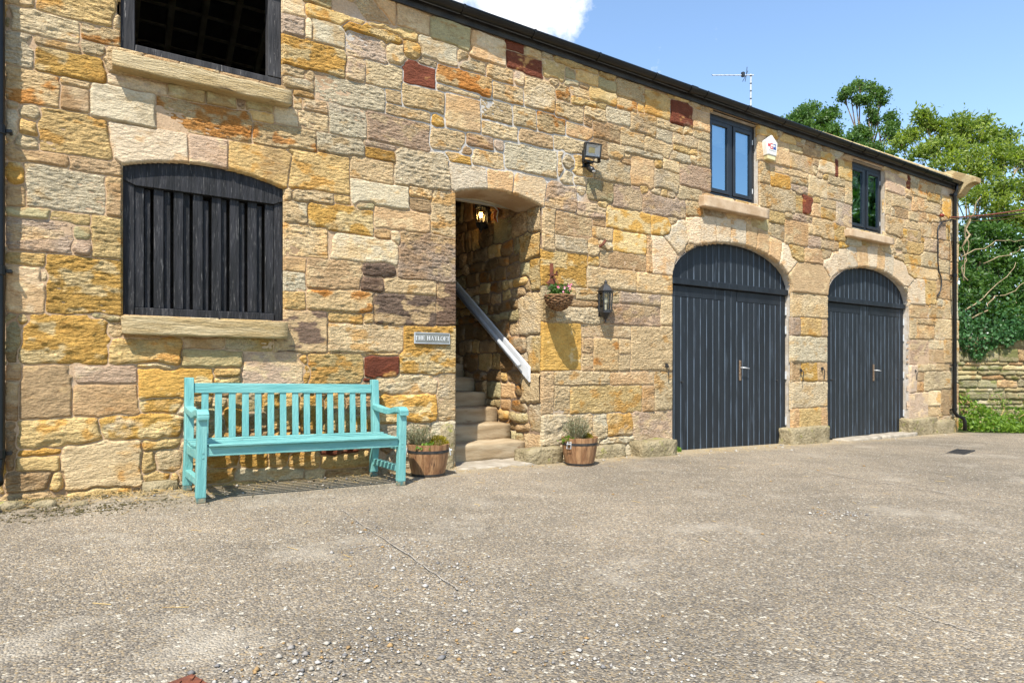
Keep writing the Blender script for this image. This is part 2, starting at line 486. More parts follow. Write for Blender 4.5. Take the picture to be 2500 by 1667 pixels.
def gouges(u, v, s, cu=0.065, cv=0.034, shear=0.0):
    """short chisel gouges: steep on the upper lip, easing out below"""
    a = u / cu + shear * v / cv; b = v / cv
    out = np.zeros(u.shape)
    ib = np.floor(b)
    for dj in (-1, 0, 1):
        j = ib + dj
        aa = a + 0.5 * np.mod(j, 2)
        ia = np.floor(aa)
        for di in (-1, 0, 1):
            i = ia + di
            x = (aa - i - 0.5 - 0.5 * (hsh(i, j, s) - 0.5)) / (0.42 + 0.45 * hsh(i, j, s + 5))
            t = (b - j - 0.5 - 0.5 * (hsh(i, j, s + 9) - 0.5) + 0.12 * x) / 0.62
            g = np.where(t < 0.55, np.clip((t + 1) / 1.55, 0, 1), np.clip((1 - t) / 0.45, 0, 1))
            out = np.maximum(out, (0.25 + 0.75 * hsh(i, j, s + 13)) * np.clip(1 - x * x, 0, 1) * g)
    return out

def stonework(parent, mapf, U0, U1, V0, V1, res, stones, opens, stride=lambda u: 1, rank=None, max_parts=300,
              fill=0.05, fill_tones='cgynb', mortar_col=None, recess=0.006, seed=1, warp=0.013, proud=(0.0, 0.018), nfill=160, mname='mortar', gap=0.0042, gapf=None):
    us = np.arange(U0, U1 + res * 0.5, res); vs = np.arange(V0, V1 + res * 0.5, res)
    nu, nv = len(us), len(vs)
    UU, VV = np.meshgrid(us, vs)                      # rows are v
    m1 = np.full(UU.shape, 0.30); m2 = np.full(UU.shape, 0.30); am = np.full(UU.shape, -1, dtype=np.int32)
    op = np.full(UU.shape, 9.0)
    for o in opens:
        op = np.minimum(op, sd_poly(UU, VV, o))
    wu = warp * fb(UU / 0.11, VV / 0.11, seed + 11, 3); wv = warp * fb(UU / 0.13, VV / 0.13, seed + 23, 3)
    rr = random.Random(seed * 991)
    slots = []
    def rast(s):
        if 'pts' in s:
            pu = [p[0] for p in s['pts']]; pv = [p[1] for p in s['pts']]
            b = (min(pu), max(pu), min(pv), max(pv))
        else:
            b = (s['u0'], s['u1'], s['v0'], s['v1'])
        s['bb'] = b
        mg = 0.13
        i0 = max(0, int((b[0] - mg - U0) / res)); i1 = min(nu, int((b[1] + mg - U0) / res) + 2)
        j0 = max(0, int((b[2] - mg - V0) / res)); j1 = min(nv, int((b[3] + mg - V0) / res) + 2)
        if i1 - i0 < 3 or j1 - j0 < 3:
            slots.append(None); return
        sl = (slice(j0, j1), slice(i0, i1))
        k = len(slots)
        if 'pts' in s:
            d = sd_poly(UU[sl] + wu[sl] * 0.25, VV[sl] + wv[sl] * 0.25, s['pts'])
        else:
            w = {'t': 1.0, 'h': 2.2, 's': 0.8, 'f': 0.2}[s['style']]
            d = sd_box(UU[sl] + wu[sl] * w, VV[sl] + wv[sl] * w, s)
        a, b2 = m1[sl], m2[sl]
        closer = d < a
        m2[sl] = np.where(closer, a, np.minimum(b2, d))
        m1[sl] = np.where(closer, d, a)
        am[sl] = np.where(closer, k, am[sl])
        slots.append((sl, d))
    for s in stones:
        s.setdefault('r', 0.02 if s['style'] != 'h' else 0.05)
        rast(s)
    # small packing stones where the joints would be too wide
    for _ in range(nfill):
        fld = np.minimum(m1, np.minimum(op, 0.2))
        fld[:2] = 0; fld[-2:] = 0; fld[:, :2] = 0; fld[:, -2:] = 0
        k = int(np.argmax(fld)); j, i = divmod(k, nu)
        d = fld[j, i]
        if d < fill: break
        hw, hh = d * rr.uniform(1.1, 1.7), d * rr.uniform(0.8, 1.0)
        s = dict(u0=us[i] - hw, u1=us[i] + hw, v0=vs[j] - hh, v1=vs[j] + hh, tone=rr.choice(fill_tones), style=rr.choice('tth'), r=min(0.04, hh * 0.5), small=True)
        stones.append(s); rast(s)
    tool_ph = 1.3 * fb(UU / 0.16, VV / 0.10, seed + 31, 2)
    broad = fb(UU / 0.20, VV / 0.13, seed + 41, 3)
    rid = 1 - np.abs(fb(UU / 0.17, VV / 0.09, seed + 47, 3)) * 2
    fine = fb(UU / 0.050, VV / 0.024, seed + 53, 2)
    patch = fb(UU / 0.17, VV / 0.10, seed + 61, 4)
    patch2 = fb(UU / 0.07, VV / 0.05, seed + 67, 3)
    stain1 = fb(UU / 0.34, VV / 0.20, seed + 73, 4); stain2 = fb(UU / 0.28, VV / 0.22, seed + 79, 4)
    order = []
    for k, s in enumerate(stones):
        if slots[k] is None: continue
        sl, d = slots[k]
        other = np.where(am[sl] == k, m2[sl], m1[sl])
        e = np.maximum(d - 0.032, (d - other) / 2) + gap
        if gapf is not None: e = e + gapf(UU[sl], VV[sl])
        e = np.maximum(e, -op[sl] + 0.002)
        order.append((rank(s) if rank else s['bb'][1] - s['bb'][0], k, sl, e))
    order.sort(key=lambda t: -t[0])
    rest_v, rest_q, rest_c, base = [], [], [], 0
    nmade = 0
    for rk, k, sl, e in order:
        s = stones[k]
        st = stride((s['bb'][0] + s['bb'][1]) / 2)
        if (s['bb'][1] - s['bb'][0]) < 8 * st * res or (s['bb'][3] - s['bb'][2]) < 6 * st * res: st = 1
        sub = (slice(sl[0].start, sl[0].stop, st), slice(sl[1].start, sl[1].stop, st))
        e = e[::st, ::st]
        if (e < -0.004).sum() < 6: continue
        u, v = UU[sub], VV[sub]
        inc = e < 0.012 * max(1, st * res / 0.008)
        sid = (k * 7.13) % 97
        q = random.Random(k * 31 + seed)
        pr = s.get('proud', q.uniform(*proud))
        edge = {'t': 0.010, 'h': 0.024, 's': 0.008, 'f': 0.005}[s['style']]
        t = np.clip(-e / edge, 0, 1)
        prof = 1 - (1 - t) ** 2.2
        h = -recess + (pr + recess) * prof
        if s['style'] == 't':
            gs_ = q.uniform(0.85, 1.3) * (1.0 if st == 1 else 1.35)
            row = gouges(u, v, sid, 0.062 * gs_, 0.033 * gs_, q.uniform(-0.35, 0.35)) - 0.3
        elif s['style'] == 'f':
            row = gouges(u, v, sid, 0.05, 0.022, q.choice([-0.9, 0.9])) - 0.3
        else: row = 0
        tx, ty = q.uniform(-0.03, 0.03), q.uniform(-0.04, 0.04)
        cu, cv = (s['bb'][0] + s['bb'][1]) / 2, (s['bb'][2] + s['bb'][3]) / 2
        tilt = (u - cu) * tx + (v - cv) * ty
        if s['style'] == 't': rel = -q.uniform(0.009, 0.016) * row + 0.0030 * fine[sub] + 0.009 * broad[sub]
        elif s['style'] == 'h': rel = 0.014 * broad[sub] + 0.012 * rid[sub] + 0.005 * fine[sub]
        elif s['style'] == 's': rel = 0.006 * broad[sub] + 0.004 * rid[sub] + 0.0018 * fine[sub]
        else: rel = 0.0010 * broad[sub] - 0.0022 * row
        h = h + (rel + tilt) * np.clip(-e / 0.012, 0, 1)
        h = np.where(e > 0, -recess - 1.6 * e, h)
        c1, c2, share = TONES[s['tone']]
        br = q.uniform(0.86, 1.12); hu = q.uniform(-0.045, 0.045)
        c1 = np.array(c1) * br * np.array([1 + hu, 1, 1 - hu]); c2 = np.array(c2) * br
        thr = np.interp(share, [0, 0.25, 0.5], [0.9, 0.28, 0.02]) + q.uniform(-0.06, 0.10)
        pn = patch[sub] + 0.35 * patch2[sub] + 0.30 * nz(u / 0.5 + sid, v / 0.35 + sid * 1.7, seed)
        w = sstep(thr - 0.10, thr + 0.14, pn)[..., None]
        cc = (c1 * (1 - w) + c2 * w) * (1 + 0.16 * patch2[sub] + 0.10 * broad[sub])[..., None]
        rustw = (q.uniform(0, 0.75) if q.random() < 0.6 else 0) * sstep(0.0, 0.45, stain1[sub] + 0.3 * patch2[sub])[..., None]
        cc = cc * (1 - rustw) + cc * np.array([1.0, 0.83, 0.60]) * rustw
        limew = (q.uniform(0, 0.6) if q.random() < 0.5 else 0) * sstep(0.05, 0.4, stain2[sub] + 0.4 * patch2[sub])[..., None]
        cc = cc * (1 - limew) + np.array(lin(216, 202, 174)) * limew
        sootw = (q.uniform(0.2, 0.6) if q.random() < 0.16 else 0) * sstep(0.0, 0.5, stain2[sub] - 0.3 * stain1[sub])[..., None]
        cc = cc * (1 - sootw * np.array([0.45, 0.5, 0.5]))
        al = {'t': 1.0, 'h': 0.8, 's': 0.3, 'f': 0.34}[s['style']] * q.uniform(0.55, 1.0)
        cc = np.concatenate([np.clip(cc, 0.01, 0.9) * K, np.full(e.shape + (1,), al)], axis=-1)
        idx = np.full(e.shape, -1, dtype=np.int32)
        idx[inc] = np.arange(inc.sum())
        a, b, c, d_ = idx[:-1, :-1], idx[:-1, 1:], idx[1:, 1:], idx[1:, :-1]
        ok = (a >= 0) & (b >= 0) & (c >= 0) & (d_ >= 0)
        quads = np.stack([a[ok], b[ok], c[ok], d_[ok]], axis=-1)
        if len(quads) == 0: continue
        X, Y, Z = mapf(u[inc], v[inc], h[inc])
        vv = np.stack([X, Y, Z], axis=-1); cl = cc[inc]
        if nmade < max_parts:
            o = link('stone', fast_mesh('stone', vv, quads, cl), stone_mat, parent)
            nmade += 1
        else:
            rest_v.append(vv); rest_q.append(quads + base); rest_c.append(cl); base += len(vv)
    if rest_v:
        o = link('small_stones', fast_mesh('small_stones', np.concatenate(rest_v), np.concatenate(rest_q), np.concatenate(rest_c)), stone_mat, parent)
        o['kind'] = 'stuff'
    # the bed of mortar
    st = 2
    u, v = UU[::st, ::st], VV[::st, ::st]
    ok_v = op[::st, ::st] > 0.004
    h = -recess + 0.0035 * fb(u / 0.07, v / 0.07, seed + 71, 2)
    idx = np.full(u.shape, -1, dtype=np.int32); idx[ok_v] = np.arange(ok_v.sum())
    a, b, c, d_ = idx[:-1, :-1], idx[:-1, 1:], idx[1:, 1:], idx[1:, :-1]
    ok = (a >= 0) & (b >= 0) & (c >= 0) & (d_ >= 0)
    X, Y, Z = mapf(u[ok_v], v[ok_v], h[ok_v])
    cm = mortar_col(u[ok_v], v[ok_v])
    return fast_mesh(mname, np.stack([X, Y, Z], -1), np.stack([a[ok], b[ok], c[ok], d_[ok]], -1), cm), nmade

# ------------------------------------------------------------------ the barn's stones, surveyed on the wall
TILES = {'A': (0, 0, 3.92), 'B': (0, 400, 3.92), 'C': (0, 800, 3.92), 'D': (500, 0, 3.92), 'E': (500, 400, 3.92), 'F': (500, 800, 3.92),
         'G': (1000, 0, 3.92), 'H': (1000, 400, 3.92), 'I': (1000, 800, 3.92), 'J': (1400, 150, 4.9), 'K': (1400, 470, 4.9), 'L': (1400, 790, 4.9),
         'M': (1700, 150, 4.9), 'N': (1700, 470, 4.9), 'O': (1700, 790, 4.9), 'P': (2000, 350, 4.9), 'Q': (2000, 600, 4.9), 'R': (2000, 790, 4.9), 'Z': (0, 0, 1.0)}
SURVEY = '''
A 25 320 -90 40 ch;355 1070 -120 165 yt;1072 1142 150 275 ch;95 755 140 345 ct;775 1138 268 405 mt;28 80 95 250 vt;28 300 305 620 gt;250 322 350 470 bh;325 770 385 470 ct;780 1045 420 515 ct;352 1008 505 740 ot;1015 1062 560 690 ch;28 560 670 985 mt;570 865 748 818 ct;598 850 840 1052 bs;870 1490 845 1185 gs;1045 1600 760 865 ps;1615 1960 835 950 vs;28 175 965 1035 ch;30 150 1045 1340 gs;190 375 1015 1140 ch;165 350 1155 1292 yh;150 345 1300 1435 ch;380 1050 1095 1490 yt;30 660 1440 1545 bs
Z 381 615 256 328 mt;172 296 388 424 bt;49 264 772 888 oh;449 555 823 851 bs;445 596 854 894 vs;339 520 900 970 os
B 40 215 10 180 oh;40 235 205 395 bs;250 1005 65 430 gt;1020 1165 115 490 nt;40 470 418 505 vs;480 860 495 562 yt;50 690 535 838 pt;705 850 612 700 vs;680 870 735 868 ph;880 1165 530 890 yt;40 440 850 952 yt;458 1165 905 1425 ot;40 415 990 1420 ns;355 440 1000 1150 ch;40 125 1440 1600 vh;150 325 1450 1568 oh;850 1158 1455 1530 vh
C 40 185 -60 325 vh;1070 1750 98 335 yh;40 215 358 505 bs;40 170 518 880 bs;185 690 370 865 bs;595 700 380 475 yh;635 700 485 580 yh;700 1305 370 530 ps;690 1305 552 830 bs;1315 1700 348 400 yh;1335 1745 680 785 oh;975 1760 845 1045 oh;145 960 875 1120 yh;40 140 900 1390 bh;165 600 1155 1215 oh;165 550 1235 1365 ys;620 1340 1112 1540 cs;1360 1760 1065 1150 yh;1360 1480 1180 1390 yh;1490 1760 1170 1370 ch;1365 1630 1395 1465 yh;1640 1760 1395 1462 yh;30 480 1395 1570 bh;490 610 1400 1580 yh;1350 1900 1480 1560 gh
F 85 345 378 445 yh;90 345 465 535 yh;360 935 240 590 ps;375 440 225 270 yh;845 1000 262 348 yh;845 935 352 372 ch;945 1020 370 530 yh;1005 1500 252 545 yt;1510 1870 238 262 yh;1550 1850 282 480 rs;1512 1600 490 530 rh
F -150 75 640 745 yh;80 205 660 760 yh;-100 150 765 890 vh;200 390 770 990 oh;0 190 900 1000 vh;220 395 640 755 yh;400 540 640 830 vh;410 600 840 990 bh;550 720 640 780 oh;610 720 800 985 yh;730 900 640 985 yh;910 1130 640 985 oh;1140 1350 640 800 yh;1150 1420 810 985 yh;1360 1600 660 820 bh;1430 1600 830 985 oh;1610 1700 640 760 yh
F -80 320 1010 1180 yh;330 620 1010 1170 bh;630 900 1010 1160 yh;910 1300 1010 1150 oh;1310 1660 1010 1150 yh;0 320 1195 1330 oh;330 600 1190 1315 oh;610 805 1175 1330 yh;820 1115 1212 1350 yh;1120 1480 1160 1208 rh;1120 1600 1215 1335 yh;290 945 1360 1475 gs;950 1150 1365 1450 gs;1160 1640 1345 1440 bh;-60 285 1345 1500 yh;1670 1815 1030 1330 bh
Z 668 797 762 860 ds;801 990 793 859 ct;980 1113 797 911 ot;919 1068 918 960 ch;922 1069 964 1028 oh;1070 1115 914 1026 ct;925 1000 1036 1090 gh;1052 1113 1030 1085 gh;1052 1115 1088 1142 gh;985 1050 1036 1150 gh;925 985 1095 1158 gh
D 760 945 -80 140 cs;760 945 148 348 pt;935 1215 -120 62 vs;1225 1550 -160 148 ns;1560 1828 -110 215 ns;968 1545 108 215 ys;970 1028 200 380 cs;1032 1338 235 432 gs;1355 1735 315 555 pt;1742 1925 400 590 ch;755 1342 400 668 ot;1360 1532 585 762 pt;1550 1892 630 835 ct;760 950 655 735 ct;955 1042 690 770 ch;780 1042 760 862 gt;840 1042 880 940 ct;1055 1726 785 1012 gt;1730 1892 868 985 ct;845 932 935 1050 cs;945 1172 970 1070 nt;890 1188 1085 1235 ct;1190 1548 1032 1302 gt;1072 1532 1315 1468 gt;1520 1872 1372 1422 pt;1545 1832 1438 1540 ot;460 1066 1215 1412 mt;20 296 892 1005 vs;300 386 948 1018 pt;390 652 965 1055 vs;445 662 1075 1170 ys;666 896 1035 1190 gs
Z 969 1044 -8 73 ns;899 1016 60 90 yh;943 1047 266 290 ct;897 1046 288 356 pt;706 853 374 466 yt;856 960 388 442 ct;966 1098 370 458 gt;1000 1055 458 482 ct;1000 1054 485 516 bh;917 1044 512 560 ns;1056 1112 466 574 ct;979 1113 573 683 pt;942 1062 686 717 ct;914 1061 723 793 dt;1070 1113 694 792 dt
E 875 1228 268 380 ct;1236 1390 303 372 yt;790 970 368 562 gt;785 830 225 335 ch;1000 1605 405 645 ot;1400 1948 185 402 gs;1450 1632 348 445 vh;780 1170 597 890 ct;1195 1828 705 918 gs;1182 1238 645 880 ch;1615 1786 638 700 bh;1790 1872 655 742 ch;790 962 905 1030 bs;785 950 1042 1215 gt;785 948 1222 1385 yt;985 1500 935 1192 nt;1505 1812 962 1062 dh;1490 1715 1078 1240 dh;985 1606 1212 1405 mh;1185 1515 1437 1522 yt;1525 1626 1440 1515 yt
G 220 576 235 425 vs;112 446 398 592 gs;455 562 492 600 ch;590 922 365 592 ns;932 1095 412 498 rs;1100 1262 482 548 ys;930 1266 528 692 rs;490 722 575 692 gt;740 992 645 765 ct;1000 1086 682 798 ps;1276 1486 592 742 ys;95 260 548 628 ct;260 776 685 852 mt;255 666 858 902 ct;352 672 932 1236 ns;215 342 1098 1212 oh;800 1082 832 962 ct;1105 1382 775 1035 ct;695 982 988 1162 ct;990 1212 1052 1212 ct;700 1042 1192 1322 ct;1230 1492 1112 1262 mt;1045 1372 1272 1388 nt;215 516 1255 1422 ct;560 802 1305 1418 pt;805 902 1352 1428 ps;595 902 1452 1592 ct;360 592 1478 1560 ot;920 1412 1408 1642 gt;1416 1476 1445 1690 ch;1410 1536 832 952 mt;1545 1716 852 916 ct;1545 1792 968 1012 yt;1800 1880 992 1048 yt;1490 1622 756 818 vs;1625 1712 802 848 bs;1590 1806 702 802 ys;1490 1590 668 768 vs;1370 1790 592 648 yh;1405 1666 1012 1152 ct;1500 1756 1202 1322 ns;1380 1702 1332 1452 ct
Z 986 1063 158 207 rs;982 1085 217 266 mt;1498 1565 455 509 pt;1657 1718 462 490 ct
J 186 520 348 472 ys;305 506 232 342 vs;300 520 152 205 yh;510 850 262 462 mt;522 760 452 572 ms;762 842 512 592 ys;852 1156 392 642 ys;1165 1426 495 772 rs;1200 1400 405 470 ys;1432 1632 602 832 ns;1440 1628 838 945 ct;1310 1422 782 868 ch;132 386 558 692 ct;390 682 585 732 gt;240 562 765 952 nt;690 986 652 852 ct;1005 1306 742 822 ct;1000 1192 835 952 gt;565 850 855 1022 ct;852 1192 962 1112 ct;1195 1492 895 1012 ct;1195 1402 1022 1085 yt;1405 1490 1062 1118 yt;1490 1632 945 1088 ct;1490 1632 1098 1238 ct;1150 1396 1095 1185 gt;1402 1482 1122 1200 ch;405 612 992 1152 ct;615 690 1102 1170 ch;620 1062 1065 1132 gt;692 966 1152 1490 ns;966 1066 1195 1278 oh;1070 1262 1202 1312 ct;250 682 1205 1442 gt;0 242 1135 1380 yh;970 1262 1325 1532 ct;1276 1632 1275 1512 pt;0 160 1390 1472 ct;168 482 1435 1650 vt
K 850 1336 55 272 pt;1345 1562 112 282 mt;45 160 0 90 ct;45 392 152 295 pt;395 926 218 452 os;930 1160 305 500 os;478 872 492 722 os;232 472 422 562 ct;236 386 318 400 nt;325 476 592 680 gh;332 868 735 915 nt;882 940 530 955 nt;160 312 785 880 oh;165 746 922 1152 ct;750 1178 988 1205 ct;20 542 1172 1292 ct;550 1042 1208 1332 pt;1050 1176 1238 1565 ct;-70 296 1308 1360 nt
H 1300 1596 192 425 pt;1600 1692 225 340 ct;1395 1752 492 692 nt;1290 1388 430 820 ct;1395 1700 695 832 gt;1258 1696 862 1162 ot;1390 1846 1378 1520 gt;1330 1500 1180 1290 ct;1710 1800 700 860 ch
Z 1325 1354 702 784 ct;1321 1418 790 902 os;1476 1611 746 792 pt;1353 1488 908 938 ct;1392 1567 942 1007 yt;1354 1391 942 1008 ct;1322 1352 908 1010 nt;1318 1398 1013 1085 gh;1399 1447 1012 1085 gh;1449 1480 1012 1075 gh;1481 1541 1010 1064 yh;1345 1400 1088 1125 gh
L 100 682 32 165 nt;692 1172 52 556 ct;102 240 178 355 nt;105 240 365 560 nt;246 532 182 560 mt;546 676 186 360 ct;550 682 370 560 ct;446 966 582 730 nt;976 1170 578 1030 ct;830 970 748 1040 nt;722 1170 1062 1385 pt;290 605 1445 1620 gh;630 830 1425 1600 gh;320 718 1350 1438 gh;840 1200 1390 1620 gh
M 742 972 812 902 ys;748 1112 932 1215 ns;1010 1192 902 982 ys;1195 1262 965 1030 bs;1115 1262 1005 1098 ys;1120 1392 1132 1305 ms;1266 1482 1042 1140 bs;1482 1652 1092 1182 ys;1466 1652 1202 1352 cs;1660 1698 1180 1390 rs;1700 1872 1192 1412 ys;1720 1858 1132 1188 bs;1390 1462 1172 1242 bs;1396 1450 1252 1340 ch;770 880 1225 1470 ct;882 1342 1285 1372 ct;890 1122 1335 1525 ot;1136 1332 1382 1478 ct;1140 1328 1485 1568 pt
Z 1974 2019 436 485 cs;1857 1941 457 514 ct;1934 1954 777 818 pt;1955 2006 776 820 yt;2006 2021 779 822 nt
N 1190 1275 55 240 yt;1275 1392 42 258 rs;1352 1492 135 290 nt;1400 1490 30 125 yt;1490 1672 85 190 ct;1500 1668 195 318 yt;1675 1868 125 410 pt;1150 1382 272 346 pt;1050 1150 245 310 ch;870 1052 242 360 yt;1392 1652 332 552 ct;1060 1336 352 612 nt;1336 1396 372 520 ch;866 1056 402 560 ct;1650 1802 392 588 yt;1340 1502 512 640 pt;1490 1702 578 688 nt;1120 1292 652 822 yt;1286 1522 692 850 nt;1502 1612 692 800 yt;1700 1832 602 668 oh;95 332 165 278 bt;380 652 235 330 bs;670 862 305 440 vs;598 645 290 372 ns;1150 1572 1215 1495 ct
O 1148 1572 158 455 gt;1142 1246 467 685 nt;1260 1446 472 682 ot;1456 1572 472 682 nt;1146 1572 702 1000 gt;1150 1226 1008 1268 nt;1235 1492 1012 1250 yt;1500 1572 1004 1240 nt
P 100 302 395 508 ct;105 312 512 692 ct;312 396 482 740 ct;806 1036 372 592 ps;950 1050 375 440 cs;1045 1088 450 540 rs;1090 1172 470 618 ct;1050 1110 405 448 rs;1176 1290 472 640 ms;1286 1386 485 588 ct;1390 1462 515 608 ct;1466 1592 535 628 ps;870 1102 642 772 ct;800 862 595 848 ct;1110 1252 662 812 nt;1296 1442 605 715 yt;1256 1442 705 840 ct;1470 1582 642 880 os;905 1066 778 890 nt;1070 1186 832 918 ct;1182 1290 825 938 nt;1286 1442 862 938 ct;806 992 892 1102 ct;996 1222 938 1022 ct;1222 1342 962 1128 ct;1002 1060 1042 1128 oh;1060 1222 1045 1178 yt;1350 1422 955 1130 nt;1426 1512 935 1158 pt;1520 1572 925 1158 ot;890 1042 1145 1308 ct;1050 1252 1185 1328 yt;1256 1402 1145 1298 pt;1432 1572 1172 1388 nt;1012 1212 1335 1450 yt;885 1010 1315 1398 ct;1212 1412 1305 1488 ct;1420 1572 1402 1556 ct;880 1000 1220 1300 ct
Q 1045 1162 235 380 yt;1176 1412 275 400 ct;1426 1572 340 400 ct;1266 1396 412 700 yt;1402 1572 425 640 nt;1092 1302 718 860 nt;1316 1470 718 860 ct;1476 1572 655 868 ct;1092 1162 878 1115 ct;1172 1376 884 940 ct;1176 1372 952 1112 nt;1392 1572 884 1115 ct;1092 1302 1132 1415 pt;1320 1486 1128 1235 ct;1320 1486 1248 1400 nt;1496 1576 1128 1395 ct
R 1172 1392 492 568 ct;1402 1576 484 560 ct;1092 1162 504 820 ps;1172 1252 592 690 nt;1172 1246 700 808 nt;1260 1582 572 790 ct;1092 1292 832 1130 ps;1302 1442 805 980 cs;1302 1452 992 1090 ct;1466 1582 785 1080 nt
Z 2320 2341 476 533 ct;2320 2341 536 592 gt;2320 2341 595 640 ct;2320 2341 642 690 nt;2320 2341 692 735 ct;2320 2341 737 780 gt;2320 2341 782 828 ct;2322 2341 832 885 ct;2322 2341 888 935 gt;2322 2341 938 985 nt;2322 2341 988 1020 ct
'''
VOUSSOIRS = '''
A 1000 1150 1795 1290 1810 1575 1560 1560 1330 1575 1166 1600 1130 1540 k
D -163 1292 222 1348 222 1603 -150 1575 p
D 232 1350 870 1470 775 1785 640 1715 450 1645 225 1604 y
H 355 -16 735 55 750 250 430 260 k
H 740 55 1000 100 980 295 752 252 n
H 1005 105 1335 165 1280 400 1180 355 985 297 k
K 932 532 1080 537 1230 725 1195 850 1185 985 945 965 k
K 1082 532 1240 348 1333 326 1374 610 1236 722 k
K 1338 325 1518 296 1530 592 1378 610 k
K 1522 296 1700 302 1714 582 1534 592 k
N 234 310 404 332 410 580 243 582 k
N 420 285 592 315 588 620 415 590 k
N 594 378 725 420 718 677 591 621 n
N 742 428 878 510 865 737 722 682 n
N 882 512 1027 592 998 818 868 742 n
N 1030 610 1120 680 1213 828 1106 960 1002 822 k
N 1217 836 1500 872 1598 1010 1576 1100 1570 1235 1150 1190 1130 1020 1110 965 n
Q 40 205 200 60 230 285 150 350 130 390 k
Q 203 60 315 26 344 252 233 284 k
Q 320 20 445 15 460 240 347 250 k
Q 450 10 560 10 575 240 463 240 n
Q 590 5 695 15 685 255 590 240 k
Q 700 25 783 60 779 290 687 255 n
Q 787 65 888 130 879 350 783 295 k
Q 890 135 1000 210 1130 400 1057 500 970 420 883 352 k
Q 1155 400 1255 415 1260 700 1085 697 1072 580 1060 502 1110 440 k
'''
stones = []
for line in SURVEY.strip().split('\n'):
    tl, rest = line.split(' ', 1)
    ox, oy, sc = TILES[tl]
    for it in rest.split(';'):
        a = it.split()
        x0, x1, y0, y1 = [float(t) for t in a[:4]]
        x0, x1, y0, y1 = ox + x0 / sc, ox + x1 / sc, oy + y0 / sc, oy + y1 / sc
        # heights are read at the stone's middle
        xm = (x0 + x1) / 2
        u0 = P(x0, 0)[0]; u1 = P(x1, 0)[0]
        stones.append(dict(u0=u0, u1=u1, v0=P(xm, y1)[1], v1=P(xm, y0)[1], tone=a[4][0], style=a[4][1]))
for line in VOUSSOIRS.strip().split('\n'):
    a = line.split()
    ox, oy, sc = TILES[a[0]]
    pts = [P(ox + float(a[i]) / sc, oy + float(a[i + 1]) / sc) for i in range(1, len(a) - 1, 2)]
    stones.append(dict(pts=pts, tone=a[-1], style='f', proud=0.012))

# openings in the wall (X, Z)
def arch(x0, x1, z0, zs, zc, n=24, power=2.0):
    cx, hw = (x0 + x1) / 2, (x1 - x0) / 2
    pts = [(x0, z0)]
    for k in range(n + 1):
        t = math.pi * (1 - k / n)
        pts.append((cx + hw * math.cos(t), zs + (zc - zs) * math.sin(t) ** (2.0 / power)))
    pts.append((x1, z0))
    return pts
def segarch(x0, x1, z0, zs, zc, n=16):
    pts = [(x0, z0)]
    for k in range(n + 1):
        t = -1 + 2 * k / n
        pts.append(((x0 + x1) / 2 + (x1 - x0) / 2 * t, zc - (zc - zs) * t * t))
    return pts + [(x1, z0)]
D1 = (6.445, 9.06, -0.03, 2.30, 2.868)
D2 = (10.02, 12.675, -0.03, 2.28, 2.845)
OP_D1 = arch(D1[0], D1[1], -0.6, D1[3], D1[4])
OP_D2 = arch(D2[0], D2[1], -0.6, D2[3], D2[4])
ST = (3.245, 4.334)
OP_ST = segarch(ST[0], ST[1], -0.6, 2.924, 3.015)
OP_LL = segarch(0.297, 1.530, 1.515, 2.685, 2.785)
OP_UL = [(0.284, 3.59), (0.284, 4.60), (1.512, 4.60), (1.512, 3.59)]
OP_W1 = [(7.185, 3.485), (7.185, 4.625), (8.232, 4.625), (8.232, 3.485)]
OP_W2 = [(10.745, 3.455), (10.745, 4.60), (11.80, 4.60), (11.80, 3.455)]
OPENS = [OP_D1, OP_D2, OP_ST, OP_LL, OP_UL, OP_W1, OP_W2]
WX0, WX1, WTOP = -2.6, 14.63, 4.66

# the stretches the photograph cuts off: the wall left of the frame and the courses above it
rr = random.Random(5)
z = -0.35
while z < WTOP:
    hgt = rr.uniform(0.20, 0.30)
    x = WX0 + rr.uniform(-0.3, 0)
    while x < -0.45:
        w = rr.uniform(0.3, 0.62)
        stones.append(dict(u0=x, u1=min(x + w, -0.42), v0=z, v1=z + hgt, tone=rr.choice('ccgyobnm'), style=rr.choice('ttths'), out=True))
        x += w + 0.012
    z += hgt + 0.012
x = -0.42
while x < 2.6:
    w = rr.uniform(0.32, 0.6)
    zt = 4.10
    if not (x + w > 0.27 and x < 1.53):
        stones.append(dict(u0=x, u1=x + w, v0=max(4.12, 4.12 + 0.10 * (x > 1.5)), v1=4.38, tone=rr.choice('cgyo'), style='t', out=True))
        stones.append(dict(u0=x - 0.1, u1=x + w - 0.1, v0=4.39, v1=4.66, tone=rr.choice('cgyn'), style='t', out=True))
    x += w + 0.012

def rank(s):
    b = s['bb']
    if s.get('out'): return -1
    xm = (b[0] + b[1]) / 2
    d = xm * SY + CAMD * CY
    w = (b[1] - b[0]) * CAMD / d ** 2
    return w * (b[3] - b[2]) / d

def mort_col(u, v):
    base = np.array(lin(206, 176, 142)); white = np.array(lin(206, 200, 190)); dark = np.array(lin(150, 118, 84))
    w = sstep(0.12, 0.34, fb(u / 0.9, v / 0.6, 5, 2) * 0.5 + np.exp(-(((u - 4.0) / 1.25) ** 2 + ((v - 3.7) / 0.75) ** 2)) * 0.9 - 0.12)[:, None]
    g = sstep(0.1, 0.5, fb(u / 0.35, v / 0.25, 9, 3))[:, None] * 0.55
    c = base * (1 - w) + white * w
    c = c * (1 - g * (1 - w)) + dark * g * (1 - w)
    c = c * (0.82 * K)
    return np.concatenate([c, np.full((len(u), 1), 0.3)], axis=1)
